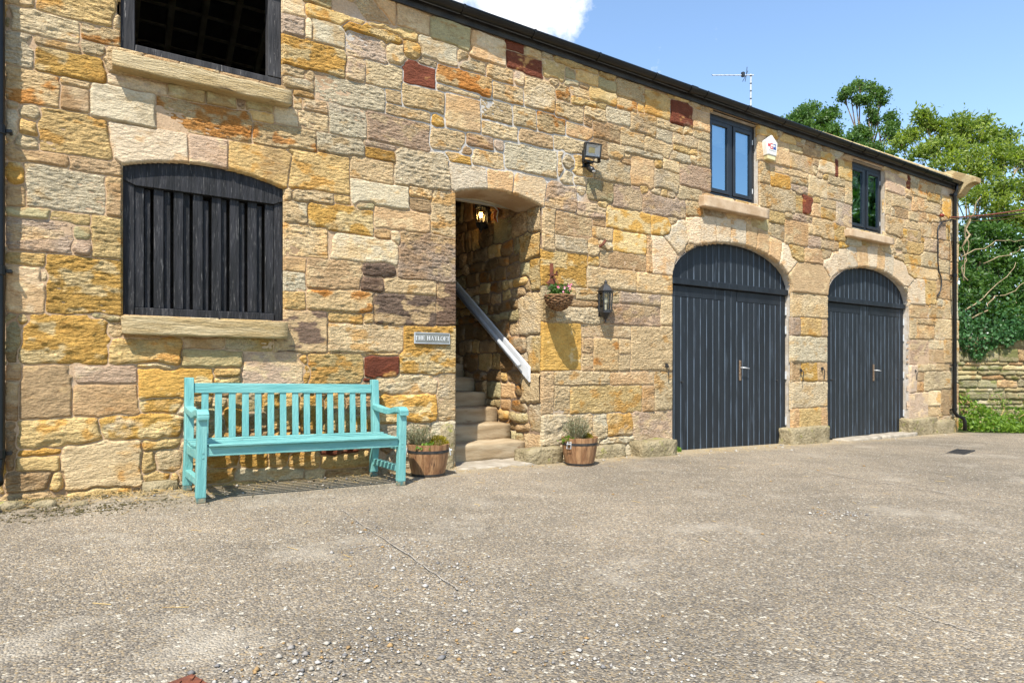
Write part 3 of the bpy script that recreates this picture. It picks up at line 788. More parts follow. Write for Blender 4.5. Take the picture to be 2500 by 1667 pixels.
# ------------------------------------------------------------------ the barn
barn = empty('stone_barn', (0, 0, 0))
tag(barn, 'long two storey golden sandstone barn with arched charcoal double doors', 'building')
wall = link('wall', bpy.data.meshes.new('wall'), None, barn)
def map_front(u, v, h):
    return u, -h, v
me, n_st = stonework(wall, map_front, WX0, WX1, -0.35, WTOP, 0.008, stones, OPENS, stride=lambda u: 1 if u < 5.2 else 2,
                     rank=rank, max_parts=270, mortar_col=mort_col, seed=3, fill=0.042, nfill=140,
                     gapf=lambda u, v: 0.0055 * sstep(0.35, 0.75, np.exp(-(((u - 4.0) / 1.5) ** 2 + ((v - 3.75) / 0.9) ** 2))))
wall.data = me
me.materials.append(mortar_mat)

# right hand wall of the stair passage
ps = []
rr = random.Random(11)
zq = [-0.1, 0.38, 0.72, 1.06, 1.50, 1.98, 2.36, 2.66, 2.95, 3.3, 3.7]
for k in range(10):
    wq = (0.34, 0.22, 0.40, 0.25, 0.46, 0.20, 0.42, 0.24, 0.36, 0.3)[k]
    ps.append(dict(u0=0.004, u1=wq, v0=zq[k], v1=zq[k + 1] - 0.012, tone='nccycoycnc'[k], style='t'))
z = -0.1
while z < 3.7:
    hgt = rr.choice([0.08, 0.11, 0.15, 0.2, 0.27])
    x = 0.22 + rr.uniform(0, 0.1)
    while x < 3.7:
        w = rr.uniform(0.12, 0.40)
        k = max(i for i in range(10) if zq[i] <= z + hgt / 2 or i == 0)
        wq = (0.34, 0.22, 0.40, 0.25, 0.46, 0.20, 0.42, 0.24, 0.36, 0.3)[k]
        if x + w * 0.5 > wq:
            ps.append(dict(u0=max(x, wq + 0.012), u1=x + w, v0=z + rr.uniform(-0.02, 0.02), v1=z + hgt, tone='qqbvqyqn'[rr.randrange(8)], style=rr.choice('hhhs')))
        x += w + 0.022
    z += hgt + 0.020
pw = link('passage_wall', bpy.data.meshes.new('passage_wall'), None, barn)
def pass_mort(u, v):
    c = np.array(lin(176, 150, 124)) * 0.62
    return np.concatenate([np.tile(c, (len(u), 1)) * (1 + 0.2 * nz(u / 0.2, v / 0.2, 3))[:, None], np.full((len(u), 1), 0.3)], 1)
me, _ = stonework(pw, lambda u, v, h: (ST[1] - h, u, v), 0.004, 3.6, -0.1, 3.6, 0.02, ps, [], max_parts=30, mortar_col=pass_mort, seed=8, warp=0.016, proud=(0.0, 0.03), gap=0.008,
                  rank=lambda s: (s['bb'][1] - s['bb'][0]) * (s['bb'][3] - s['bb'][2]) * (1 if s['bb'][0] < 1.7 and s['bb'][3] < 3.1 else 0.05), nfill=40, fill_tones='qbvn')
pw.data = me; me.materials.append(mortar_mat)

# reveals: the cut faces of the openings
def reveal(name, outline, y0, y1, m, closed=False, skip=()):
    b = MB(); n = len(outline)
    for k in range(n if closed else n - 1):
        if k in skip: continue
        (xa, za), (xb, zb) = outline[k], outline[(k + 1) % n]
        b.add([(xa, y0, za), (xb, y0, zb), (xb, y1, zb), (xa, y1, za)], [(0, 1, 2, 3)])
    return b.build(name, m, barn)
white_reveal = pm('whitewashed_reveal', lin(205, 196, 184, 0.85), lin(186, 172, 152, 0.85), 8, 0.9, 0.6, 30, c3=lin(170, 120, 50, 0.9), lo3=0.66, hi3=0.7, scale3=6)
reveal('door_reveal', OP_D1, 0.006, 0.16, white_reveal)
reveal('door_reveal', OP_D2, 0.006, 0.16, white_reveal)
reveal('window_reveal', OP_LL, 0.006, 0.3, dressed, True)
reveal('window_reveal', OP_UL, 0.006, 0.3, dressed, True)
reveal('window_reveal', OP_W1, 0.006, 0.2, white_reveal, True)
reveal('window_reveal', OP_W2, 0.006, 0.2, white_reveal, True)
reveal('arch_soffit', OP_ST[:-1], 0.006, 0.45, dressed)

# passage: left wall, ceiling, end wall, lintel beam, floor slab
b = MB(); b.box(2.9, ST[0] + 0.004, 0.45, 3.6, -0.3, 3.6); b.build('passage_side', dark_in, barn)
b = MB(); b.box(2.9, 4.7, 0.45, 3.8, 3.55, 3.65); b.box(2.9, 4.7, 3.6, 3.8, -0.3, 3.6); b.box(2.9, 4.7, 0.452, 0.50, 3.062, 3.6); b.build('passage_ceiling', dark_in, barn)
b = MB(); b.box(3.2, 4.30, 0.452, 0.60, 3.0, 3.06); b.build('timber_lintel', rafter_mat, barn, 0.008)
# stairs
def rough_block(x0, x1, y0, y1, z0, z1, m, parent, name, seed=0, amp=0.018, cell=0.05, rnd=0.03, sink=0.0):
    """a rounded, weathered block of stone"""
    bm = bmesh.new()
    bmesh.ops.create_cube(bm, size=1)
    n = max(2, int(max(x1 - x0, y1 - y0, z1 - z0) / cell / 2))
    bmesh.ops.subdivide_edges(bm, edges=bm.edges, cuts=min(n, 14), use_grid_fill=True)
    hx, hy, hz = (x1 - x0) / 2, (y1 - y0) / 2, (z1 - z0) / 2
    cx, cy, cz = (x0 + x1) / 2, (y0 + y1) / 2, (z0 + z1) / 2
    co = np.array([v.co[:] for v in bm.verts]) * 2 * np.array([hx, hy, hz])
    r = min(rnd, hx * 0.8, hy * 0.8, hz * 0.8)
    inner = np.clip(co, [-hx + r, -hy + r, -hz + r], [hx - r, hy - r, hz - r])
    d = co - inner; L = np.linalg.norm(d, axis=1, keepdims=True)
    co = inner + np.where(L > 1e-6, d / np.maximum(L, 1e-6) * np.minimum(L, r), d)
    nn = np.stack([fb(co[:, 1] / 0.16 + seed, co[:, 2] / 0.12 + k * 7 + co[:, 0] / 0.14, seed + k, 3) for k in range(3)], 1)
    co = co + amp * nn + np.array([cx, cy, cz])
    for v, c in zip(bm.verts, co): v.co = c
    me = bpy.data.meshes.new(name); bm.to_mesh(me); bm.free()
    me.polygons.foreach_set('use_smooth', [True] * len(me.polygons))
    return link(name, me, m, parent)
stair = link('staircase', MB().box(ST[0], ST[1] - 0.002, 0.4, 3.6, -0.3, 0.02).mesh('staircase'), step_mat, barn)
for k in range(14):
    zt = 0.285 + 0.179 * k; y0 = 0.30 + 0.283 * k
    if y0 > 3.5: break
    rough_block(ST[0] - 0.03, ST[1] - 0.03, y0 - (0.02 if k else 0.05), y0 + 0.42, zt - 0.20, zt, step_mat, stair, 'step', k, 0.010, 0.06, 0.035)
pm('threshold_concrete', lin(192, 180, 160, 0.7), lin(164, 152, 132, 0.7), 9, 0.95, 0.8, 40)
rough_block(ST[0] - 0.08, ST[1] + 0.12, -0.16, 0.32, -0.1, 0.098, MATS['threshold_concrete'], barn, 'threshold', 4, 0.012, 0.06, 0.03)
# footing stones proud of the wall
def foot(px0, px1, pyt, pyb, proud, seed, y1=0.12, amp=0.02):
    X0, Zt = P(px0, pyt, -proud); X1, _ = P(px1, pyt, -proud); _, Zb = P((px0 + px1) / 2, pyb, -proud)
    rough_block(X0, X1, -proud, y1, Zb - 0.12, Zt, footing_mat, barn, 'footing_stone', seed, amp, 0.05, 0.03)
foot(1573, 1655, 1079, 1122, 0.26, 1)
foot(1936, 2029, 1046, 1080, 0.14, 2)
foot(1288, 1378, 1098, 1121, 0.16, 3, amp=0.03)
foot(2224, 2290, 1022, 1062, 0.10, 5, amp=0.03)
foot(2285, 2333, 1028, 1064, 0.12, 6, amp=0.03)
foot(1385, 1450, 1100, 1128, 0.08, 7, amp=0.03)
foot(1460, 1530, 1090, 1124, 0.08, 8, amp=0.03)
foot(346, 440, 1178, 1192, 0.05, 9, amp=0.02)
rough_block(3.05, 3.22, -0.05, 0.1, -0.05, 0.55, footing_mat, barn, 'footing_stone', 12, 0.025, 0.05, 0.05)
# concrete kerb before the second door
for k, (a, c) in enumerate(((10.35, 11.4), (11.42, 12.66))):
    rough_block(a, c, -0.16, 0.14, -0.25, -0.032, MATS['threshold_concrete'], barn, 'kerb', 20 + k, 0.012, 0.08, 0.02)

# ------------------------------------------------------------------ doors
def plank_mesh(x0, x1, z0, zl, zr, y0, ch=0.007, th=0.03):
    v = [(x0, y0 + ch, z0), (x0 + ch, y0, z0), (x1 - ch, y0, z0), (x1, y0 + ch, z0), (x1, y0 + th, z0), (x0, y0 + th, z0),
         (x0, y0 + ch, zl), (x0 + ch, y0, zl), (x1 - ch, y0, zr), (x1, y0 + ch, zr), (x1, y0 + th, zr), (x0, y0 + th, zl)]
    f = [(0, 1, 7, 6), (1, 2, 8, 7), (2, 3, 9, 8), (3, 4, 10, 9), (4, 5, 11, 10), (5, 0, 6, 11), (5, 4, 3, 2, 1, 0), (6, 7, 8, 9, 10, 11)]
    me = bpy.data.meshes.new('plank'); me.from_pydata(v, [], f); me.update()
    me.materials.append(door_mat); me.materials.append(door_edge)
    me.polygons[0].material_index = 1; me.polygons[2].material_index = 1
    return me

def barn_door(D, hz, handle_px):
    x0, x1, zb, zs, zc = D
    cx, hw = (x0 + x1) / 2, (x1 - x0) / 2
    yd = 0.105
    b = MB()
    b.prism([(x, z) for x, z in arch(x0 + 0.002, x1 - 0.002, zb, zs, zc - 0.004)], yd + 0.035, yd + 0.06)      # ledge boards behind
    root = b.build('barn_door', door_mat, barn)
    n = 20; w = (x1 - x0 - 0.02) / n
    def top(x):
        t = (x - cx) / hw
        return zs + (zc - zs) * math.sqrt(max(0.0, 1 - min(1, t * t))) - 0.006
    for k in range(n):
        a = x0 + 0.01 + k * w + 0.0012; c = a + w - 0.0024
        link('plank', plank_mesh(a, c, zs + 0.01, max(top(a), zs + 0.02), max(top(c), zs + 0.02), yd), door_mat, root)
    b = MB(); b.box(x0 + 0.004, x1 - 0.004, yd - 0.045, yd + 0.03, zs - 0.075, zs + 0.008); b.build('transom', door_mat, root, 0.006)
    for leaf in (0, 1):
        lx0 = x0 + 0.012 if leaf == 0 else cx + 0.003
        lx1 = cx - 0.003 if leaf == 0 else x1 - 0.012
        lw = (lx1 - lx0) / 10
        for k in range(10):
            a = lx0 + k * lw + 0.0012; c = a + lw - 0.0024
            edge = k in (0, 9)
            zt = zs - 0.085 if edge else zs - 0.235
            dy = random.uniform(-0.0015, 0.0015)
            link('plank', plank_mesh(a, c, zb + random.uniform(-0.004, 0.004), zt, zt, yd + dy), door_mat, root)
        b = MB(); b.box(lx0 + lw + 0.002, lx1 - lw - 0.002, yd, yd + 0.03, zs - 0.231, zs - 0.087); b.build('top_rail', door_mat, root, 0.003)
        for zh in hz:
            xh = lx0 + 0.004 if leaf == 0 else lx1 - 0.004
            b = MB(); b.tube([(xh, yd - 0.008, zh - 0.06), (xh, yd - 0.008, zh + 0.06)], 0.014, 8)
            b.build('hinge', silver, root)
    hx, hz0 = P(handle_px[0], handle_px[1], yd)
    b = MB(); b.box(hx - 0.022, hx + 0.022, yd - 0.012, yd + 0.001, hz0 - 0.17, hz0 + 0.12); b.build('escutcheon', handle_mat, root, 0.003)
    b = MB(); b.tube([(hx, yd - 0.01, hz0 + 0.015), (hx, yd - 0.065, hz0 + 0.015), (hx + 0.02, yd - 0.072, hz0 + 0.014), (hx + 0.13, yd - 0.066, hz0 + 0.005)], [0.010, 0.010, 0.010, 0.007], 8)
    b.build('lever_handle', silver, root, smooth=True)
    for sx, sz in ((x0 + 0.28, 0.93), (x1 - 0.25, 0.93)):
        b = MB(); b.tube([(sx, yd, sz), (sx, yd - 0.03, sz)], 0.012, 8); b.build('bolt_head', iron, root)
    return root
barn_door(D1, [1.99, 1.70, 1.01, 0.31], (1806, 900))
barn_door(D2, [1.97, 1.68, 1.0, 0.30], (2132, 906))
# iron hooks on the pier and beside the doors
for px, py, L in ((1953, 905, 0.17), (2005, 901, 0.16), (1625, 893, 0.14), (2231, 906, 0.16), (1467, 592, 0.0)):
    X, Z = P(px, py)
    b = MB()
    if L: b.tube([(X, 0.0, Z), (X, -0.05, Z), (X + 0.004, -0.055, Z - 0.03), (X + 0.01, -0.045, Z - L)], 0.007, 6); b.box(X - 0.015, X + 0.015, -0.03, 0.0, Z - 0.02, Z + 0.03)
    else: b.tube([(X - 0.05, 0.0, Z - 0.07), (X - 0.01, -0.05, Z - 0.03), (X + 0.03, -0.05, Z + 0.02)], 0.016, 6)
    b.build('iron_hook', iron if L else rust, barn)

# ------------------------------------------------------------------ lower left shutter window
def vbar(name, x0, x1, y0, y1, z0, z1, m, parent, bev=0.004):
    b = MB(); b.box(x0, x1, y0, y1, z0, z1); return b.build(name, m, parent, bev)
yf = 0.05
b = MB()
head = [(x, z) for x, z in OP_LL[1:-1]]
xa, xb = 0.300, 1.527
inner_z = 2.545
b.prism([(xa, 1.52), (xa, 2.60), (xa + 0.085, 2.60), (xa + 0.085, 1.52)], yf, yf + 0.09)
shutter = b.build('shutter_window', black_wood, barn, 0.004)
tag(shutter, 'black timber vent window with upright slats')
b = MB(); b.prism([(xb - 0.075, 1.52), (xb - 0.075, 2.60), (xb, 2.60), (xb, 1.52)], yf, yf + 0.09); b.build('stile', black_wood, shutter, 0.004)
b = MB(); b.prism([(xa + 0.002, 2.58), (xa + 0.002, 2.68)] + [(x, z - 0.004) for x, z in head if xa + 0.01 < x < xb - 0.01] + [(xb - 0.002, 2.68), (xb - 0.002, 2.58), (xb - 0.08, inner_z), (xa + 0.09, inner_z)], yf - 0.014, yf + 0.085); b.build('arched_head', black_wood, shutter, 0.003)
vbar('bottom_rail', xa + 0.087, xb - 0.077, yf - 0.012, yf + 0.09, 1.52, 1.585, black_wood, shutter)
sl_px = [(328, 352), (376, 400), (425, 448), (472, 496), (518, 541), (562, 585), (606, 628), (648, 669)]
for i, (p0, p1) in enumerate(sl_px):
    x0, x1 = P(p0, 600, yf)[0], P(p1, 600, yf)[0]
    vbar('slat', x0, x1, yf + 0.012, yf + 0.034, 1.588, inner_z - 0.002, black_wood, shutter, 0.003)
    if i < 7:
        g0, g1 = x1, P(sl_px[i + 1][0], 600, yf)[0]
        vbar('slat', g0 + 0.004, g1 - 0.022, yf + 0.040, yf + 0.058, 1.588, inner_z - random.uniform(0.0, 0.05), black_wood, shutter, 0.003)
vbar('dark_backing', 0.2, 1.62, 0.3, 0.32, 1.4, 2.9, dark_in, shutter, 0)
def sill(px0, px1, pt, pb, proud, parent, seed, m=sill_mat, amp=0.010, tail=0.12):
    xm = (px0 + px1) / 2
    X0, _ = P(px0, pt, -proud); X1, _ = P(px1, pt, -proud); Zt = P(xm, pt, -proud)[1]; Zb = P(xm, pb, -proud)[1]
    rough_block(X0, X1, -proud, tail, Zb, Zt, m, parent, 'sill', seed, amp, 0.035, 0.014)
sill(297, 705, 777, 821, 0.10, shutter, 31)
# ------------------------------------------------------------------ upper left loft opening
b = MB(); b.box(0.286, 0.386, 0.03, 0.14, 3.592, 4.598)
loft = b.build('loft_opening', old_black, barn, 0.005)
tag(loft, 'open dark loft opening framed in grey black timber')
vbar('frame_post', 1.398, 1.508, 0.03, 0.14, 3.66, 4.598, old_black, loft, 0.006)
vbar('bottom_rail', 0.388, 1.508, 0.025, 0.14, 3.594, 3.652, old_black, loft, 0.006)
sill(273, 714, 169, 208, 0.12, loft, 33, amp=0.012)
for k in range(10):
    xk = -1.4 + k * 0.42
    b = MB(); b.bar((xk, 3.5, 6.76), (xk, 6.75, 4.73), 0.08, 0.12); b.build('rafter', rafter_mat, loft)
for k in range(12):
    b = MB(); yk = 3.62 + k * 0.27; zk = 6.86 - (yk - 3.45) * 0.625 - 0.02
    b.box(-2.0, 3.0, yk, yk + 0.05, zk - 0.03, zk); b.build('batten', rafter_mat, loft)
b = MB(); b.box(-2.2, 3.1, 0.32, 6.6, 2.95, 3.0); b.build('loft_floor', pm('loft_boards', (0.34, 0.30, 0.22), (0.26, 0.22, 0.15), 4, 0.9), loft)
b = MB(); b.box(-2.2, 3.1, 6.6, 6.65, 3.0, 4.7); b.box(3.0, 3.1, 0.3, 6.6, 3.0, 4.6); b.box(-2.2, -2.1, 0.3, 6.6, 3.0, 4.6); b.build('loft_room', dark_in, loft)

# ------------------------------------------------------------------ casement windows
room_mat = pm('pale_room', (0.5, 0.48, 0.44), (0.45, 0.43, 0.4), 2, 0.9)
blind_mat = pm('white_blind', (0.75, 0.75, 0.73), (0.7, 0.7, 0.68), 8, 0.8)
def casement(outl, sill_px, seed, lab):
    x0, x1 = outl[0][0], outl[2][0]; z0, z1 = outl[0][1], outl[1][1]
    y0, y1 = 0.07, 0.14
    fw = 0.055
    b = MB(); b.box(x0, x0 + fw, y0, y1, z0, z1)
    root = b.build('casement_window', frame_mat, barn, 0.004)
    tag(root, lab)
    vbar('frame_post', x1 - fw, x1, y0, y1, z0, z1, frame_mat, root)
    vbar('frame_head', x0 + fw + 0.001, x1 - fw - 0.001, y0, y1, z1 - 0.08, z1, frame_mat, root)
    vbar('frame_foot', x0 + fw + 0.001, x1 - fw - 0.001, y0, y1, z0, z0 + 0.06, frame_mat, root)
    xm = (x0 + x1) / 2
    vbar('mullion', xm - 0.035, xm + 0.035, y0 + 0.003, y1, z0 + 0.061, z1 - 0.081, frame_mat, root)
    for a, c in ((x0 + fw + 0.004, xm - 0.039), (xm + 0.039, x1 - fw - 0.004)):
        s = 0.052; za, zc = z0 + 0.066, z1 - 0.086
        b = MB()
        b.box(a, a + s, y0 - 0.012, y1 - 0.02, za, zc); b.box(c - s, c, y0 - 0.012, y1 - 0.02, za, zc)
        b.box(a + s, c - s, y0 - 0.011, y1 - 0.02, za, za + s); b.box(a + s, c - s, y0 - 0.011, y1 - 0.02, zc - s, zc)
        b.build('sash', frame_mat, root, 0.004)
        b = MB(); b.add([(a + s - 0.004, y0 + 0.012, za + s - 0.004), (c - s + 0.004, y0 + 0.012, za + s - 0.004), (c - s + 0.004, y0 + 0.012, zc - s + 0.004), (a + s - 0.004, y0 + 0.012, zc - s + 0.004)], [(0, 1, 2, 3)]); b.build('pane', pane_glass, root)
        b = MB(); b.box(a + s - 0.002, c - s + 0.002, y1 - 0.004, y1 + 0.002, zc - 0.30, zc + 0.02)
        for q in range(5): b.box(a + s - 0.002, c - s + 0.002, y1 - 0.012, y1 + 0.012, zc - 0.315 + q * 0.012, zc - 0.306 + q * 0.012)
        b.build('roman_blind', blind_mat, root)
        for zh in (za + 0.13, zc - 0.15):
            b = MB(); xh = a - 0.003 if a < xm - 0.1 else c + 0.003
            b.tube([(xh, y0 - 0.012, zh - 0.035), (xh, y0 - 0.012, zh + 0.035)], 0.007, 6); b.build('hinge', silver, root)
    b = MB()
    b.box(x0 - 0.4, x1 + 0.4, 1.9, 2.0, z0 - 0.4, z1 + 0.3); b.box(x0 - 0.4, x0 - 0.35, 0.2, 1.9, z0 - 0.4, z1 + 0.3); b.box(x1 + 0.35, x1 + 0.4, 0.2, 1.9, z0 - 0.4, z1 + 0.3)
    b.box(x0 - 0.4, x1 + 0.4, 0.2, 1.9, z0 - 0.4, z0 - 0.36); b.box(x0 - 0.4, x1 + 0.4, 0.2, 1.9, z1 + 0.26, z1 + 0.3)
    b.build('room', room_mat, root)
    b = MB(); b.box(x1 - 0.05, x1 - 0.01, y1 + 0.02, 0.55, z0, z1); b.box(x0 + 0.01, x0 + 0.04, y1 + 0.02, 0.55, z0, z1); b.box(x0, x1, y1 + 0.02, 0.55, z0, z0 + 0.03); b.build('plaster_reveal', white_paint, root)
    sill(*sill_px, root, seed, dressed, 0.004)
casement(OP_W1, (1721, 1880, 492, 519, 0.11), 41, 'anthracite two light window nearer the middle')
casement(OP_W2, (2076, 2184, 569, 587, 0.11), 42, 'anthracite two light window near the corner')

# ------------------------------------------------------------------ roof, gutter, pipes
ev_z, ev_y, pitch = 4.70, -0.085, math.tan(R(32))
ry, rz_ = 3.45, 4.70 + (3.45 + 0.085) * math.tan(R(32))
b = MB()
for sgn in (0, 1):
    yA = ev_y if sgn == 0 else 2 * ry - ev_y
    v = []
    for z_off in (0, 0.05):
        for y, z in ((yA, ev_z), (ry, rz_)):
            for x in (WX0 - 0.2, WX1 - 0.02):
                v.append((x, y, z + z_off))
    b.hexa(v)
b.build('roof', slate, barn)
b = MB()
for xg in (WX0 + 0.02, WX1 - 0.3):
    b.add([(x, y, z) for x in (xg, xg + 0.28) for y, z in ((0.03, -0.4), (0.03, 4.7), (ry, rz_ - 0.02), (2 * ry - 0.03, 4.7), (2 * ry - 0.03, -0.4))],
          [(0, 1, 2, 3, 4), (9, 8, 7, 6, 5), (0, 5, 6, 1), (1, 6, 7, 2), (2, 7, 8, 3), (3, 8, 9, 4), (4, 9, 5, 0)])
b.box(WX0 + 0.3, WX1 - 0.31, 2 * ry - 0.3, 2 * ry - 0.03, -0.4, 4.75)
b.build('gable_walls', coping_mat, barn)
b = MB(); b.box(WX0, WX1 - 0.02, -0.035, -0.012, 4.645, 4.83); b.box(WX0, WX1 - 0.02, -0.012, 0.12, 4.665, 4.70); b.build('fascia', fascia_mat, barn, 0.003)
gy, gzt, gr = -0.098, 4.765, 0.060
prof = [(-gr * math.cos(t), -gr * 0.95 * math.sin(t)) for t in np.linspace(0, math.pi, 13)]
b = MB(); n = len(prof)
xs = list(np.linspace(WX0, 14.60, 28))
v, f = [], []
for x in xs:
    v += [(x, gy + p, gzt + q) for p, q in prof] + [(x, gy + p * 0.93, gzt + q * 0.93) for p, q in prof]
for i in range(len(xs) - 1):
    for k in range(n - 1):
        a = i * 2 * n + k
        f.append((a, a + 1, a + 1 + 2 * n, a + 2 * n)); a += n
        f.append((a, a + 2 * n, a + 1 + 2 * n, a + 1))
    f.append((i * 2 * n, i * 2 * n + 2 * n, i * 2 * n + 3 * n, i * 2 * n + n)); f.append((i * 2 * n + n - 1, i * 2 * n + 2 * n - 1, (i + 1) * 2 * n + 2 * n - 1, (i + 1) * 2 * n + n - 1))
a = (len(xs) - 1) * 2 * n
f.append(tuple(range(a, a + n)))
gutter = b.add(v, f).build('gutter', plastic, barn, smooth=True)
b = MB(); b.box(WX0, 14.6, gy - gr - 0.006, gy - gr + 0.004, gzt - 0.012, gzt + 0.004); b.build('gutter_lip', plastic, gutter)
gx = [P(px, 0, gy)[0] for px in (1128, 1300, 1458, 1596, 1721, 1820, 1912, 1996, 2072, 2139, 2203, 2257, 2302)] + [0.0, 0.9, 1.9, -0.9, -1.8]
def bracket(x, r2, w, name):
    b = MB(); v = []; f = []
    pr = [(-r2 * math.cos(t), -r2 * 0.97 * math.sin(t)) for t in np.linspace(-0.15, math.pi, 14)]
    for xx in (x - w, x + w):
        v += [(xx, gy + p, gzt + q) for p, q in pr] + [(xx, gy + p * 0.9, gzt + q * 0.9) for p, q in pr]
    m = len(pr)
    for k in range(m - 1):
        f += [(k, k + 1, k + 1 + 2 * m, k + 2 * m), (k, k + m, k + m + 1, k + 1), (k + 2 * m, k + 1 + 2 * m, k + 1 + 3 * m, k + 3 * m)]
    b.add(v, f); b.build(name, plastic, gutter)
for x in gx: bracket(x, gr + 0.007, 0.012, 'gutter_bracket')
for px in (1688, 2110): bracket(P(px, 0, gy)[0], gr + 0.008, 0.06, 'gutter_union')
# right downpipe
xr, yr = P(2331, 0, -0.065)[0], -0.065
b = MB(); b.tube([(xr, gy, gzt - 0.05), (xr, gy, 4.60), (xr, yr, 4.53), (xr, yr, 0.35), (xr, yr, 0.26), (xr + 0.04, yr - 0.03, 0.19), (xr + 0.14, yr - 0.09, 0.15), (xr + 0.165, yr - 0.11, 0.08), (xr + 0.165, yr - 0.11, -0.10)], 0.034, 12)
dp = b.build('downpipe', plastic, barn, smooth=True)
for zc in (4.52, 2.94, 1.18, 0.32):
    b = MB(); b.lathe([(0.036, -0.03), (0.041, -0.028), (0.041, 0.028), (0.036, 0.03)], 12, (xr, yr, zc)); b.box(xr - 0.10, xr - 0.02, yr + 0.02, yr + 0.05, zc - 0.012, zc + 0.012); b.build('pipe_collar', plastic, dp)
# left downpipe
xl, yl = P(-3, 0, -0.075)[0], -0.075
b = MB(); b.tube([(xl, gy, gzt - 0.05), (xl, yl, 4.5), (xl, yl, 0.46), (xl - 0.01, yl - 0.03, 0.36), (xl, yl - 0.11, 0.31)], 0.036, 12)
dp = b.build('downpipe', plastic, barn, smooth=True)
for zc in (2.78, 1.79, 0.50):
    b = MB(); b.lathe([(0.037, -0.035), (0.043, -0.03), (0.043, 0.03), (0.037, 0.035)], 12, (xl, yl, zc)); b.box(xl + 0.03, xl + 0.072, yl + 0.0, yl + 0.03, zc - 0.012, zc + 0.012); b.tube([(xl + 0.066, yl - 0.012, zc), (xl + 0.066, 0.0, zc)], 0.011, 8); b.build('pipe_collar', plastic, dp)
# gable coping and kneeler
for k in range(6):
    y0 = 0.0 + k * 0.62; y1 = y0 + 0.615
    za, zb2 = 4.74 + (y0 - ev_y) * pitch, 4.74 + (y1 - ev_y) * pitch
    b = MB()
    b.hexa([(x, y, z + dz) for dz in (0.0, 0.13) for y, z in ((y0, za), (y1, zb2)) for x in (WX1 - 0.30, WX1 + 0.06)])
    b.build('coping_stone', coping_mat, barn, 0.012)
kn = [(-0.02, 4.52), (-0.06, 4.53), (-0.11, 4.56), (-0.15, 4.62), (-0.20, 4.68), (-0.27, 4.72), (-0.36, 4.735), (-0.36, 4.83), (0.05, 5.05), (0.25, 5.05), (0.25, 4.52)]
b = MB(); m = len(kn); X0, X1 = WX1 - 0.16, WX1 + 0.10
b.add([(x, y, z) for x in (X0, X1) for y, z in kn], [tuple(range(m)), tuple(range(2 * m - 1, m - 1, -1))] + [(k, k + m, (k + 1) % m + m, (k + 1) % m) for k in range(m)])
b.build('kneeler', coping_mat, barn, 0.008)

# ------------------------------------------------------------------ ground
gx_ = sorted(set(list(np.linspace(-300, -8, 12)) + list(np.linspace(-7, 18, 51)) + list(np.linspace(20, 60, 11)) + list(np.linspace(80, 400, 9))))
gy_ = sorted(set(list(np.linspace(-300, -12, 10)) + list(np.linspace(-11, 6, 35)) + list(np.linspace(8, 60, 10)) + list(np.linspace(90, 400, 8))))
GX, GY = np.meshgrid(np.array(gx_), np.array(gy_))
GZ = 0.15 - 0.02 * np.clip(GX, -6, 17) + 0.006 * nz(GX / 1.4, GY / 1.4, 3) * (np.abs(GY + 4) < 8)
nn_ = GX.shape[1]
ii, jj = np.meshgrid(np.arange(GX.shape[0] - 1), np.arange(nn_ - 1), indexing='ij')
a = (ii * nn_ + jj).ravel()
me = fast_mesh('ground', np.stack([GX.ravel(), GY.ravel(), GZ.ravel()], 1), np.stack([a, a + 1, a + nn_ + 1, a + nn_], 1))
m, n, l, bs = newmat('yard_concrete')
v = vec_node(n, l)
bs.inputs['Roughness'].default_value = 0.95; bs.inputs['Specular IOR Level'].default_value = 0.15
vor = n.new('ShaderNodeTexVoronoi'); vor.inputs['Scale'].default_value = 120; l.new(v, vor.inputs['Vector'])
vor2 = n.new('ShaderNodeTexVoronoi'); vor2.inputs['Scale'].default_value = 70; vor2.inputs['Randomness'].default_value = 1.0; l.new(v, vor2.inputs['Vector'])
sep = n.new('ShaderNodeSeparateColor'); l.new(vor.outputs['Color'], sep.inputs[0])
sep2 = n.new('ShaderNodeSeparateColor'); l.new(vor2.outputs['Color'], sep2.inputs[0])
cr1 = n.new('ShaderNodeValToRGB'); l.new(sep.outputs[0], cr1.inputs['Fac'])
els = cr1.color_ramp.elements
els[0].position = 0.0; els[0].color = (*lin(120, 114, 108), 1)
els[1].position = 1.0; els[1].color = (*lin(212, 202, 188), 1)
for p_, c_ in ((0.3, lin(146, 138, 130)), (0.6, lin(170, 160, 148)), (0.8, lin(186, 166, 136)), (0.9, lin(190, 182, 172))):
    q = els.new(p_); q.color = (*c_, 1)
big = noise_node(n, l, v, 0.42, 7, 0.62)
mid = noise_node(n, l, v, 3.2, 7, 0.62)
rb = ramp(n, l, big.outputs['Fac'], 0.34, 0.68, (0.76, 0.75, 0.73, 1), (1.16, 1.12, 1.06, 1))
rm = ramp(n, l, mid.outputs['Fac'], 0.3, 0.7, (0.86, 0.86, 0.86, 1), (1.12, 1.12, 1.12, 1))
c = mixrgb(n, l, 1.0, cr1.outputs['Color'], rb.outputs['Color'], 'MULTIPLY')
c = mixrgb(n, l, 1.0, c, rm.outputs['Color'], 'MULTIPLY')
# pale larger aggregate
rp = ramp(n, l, sep2.outputs[1], 0.975, 0.985)
c = mixrgb(n, l, rp.outputs['Color'], c, lin(222, 214, 200))
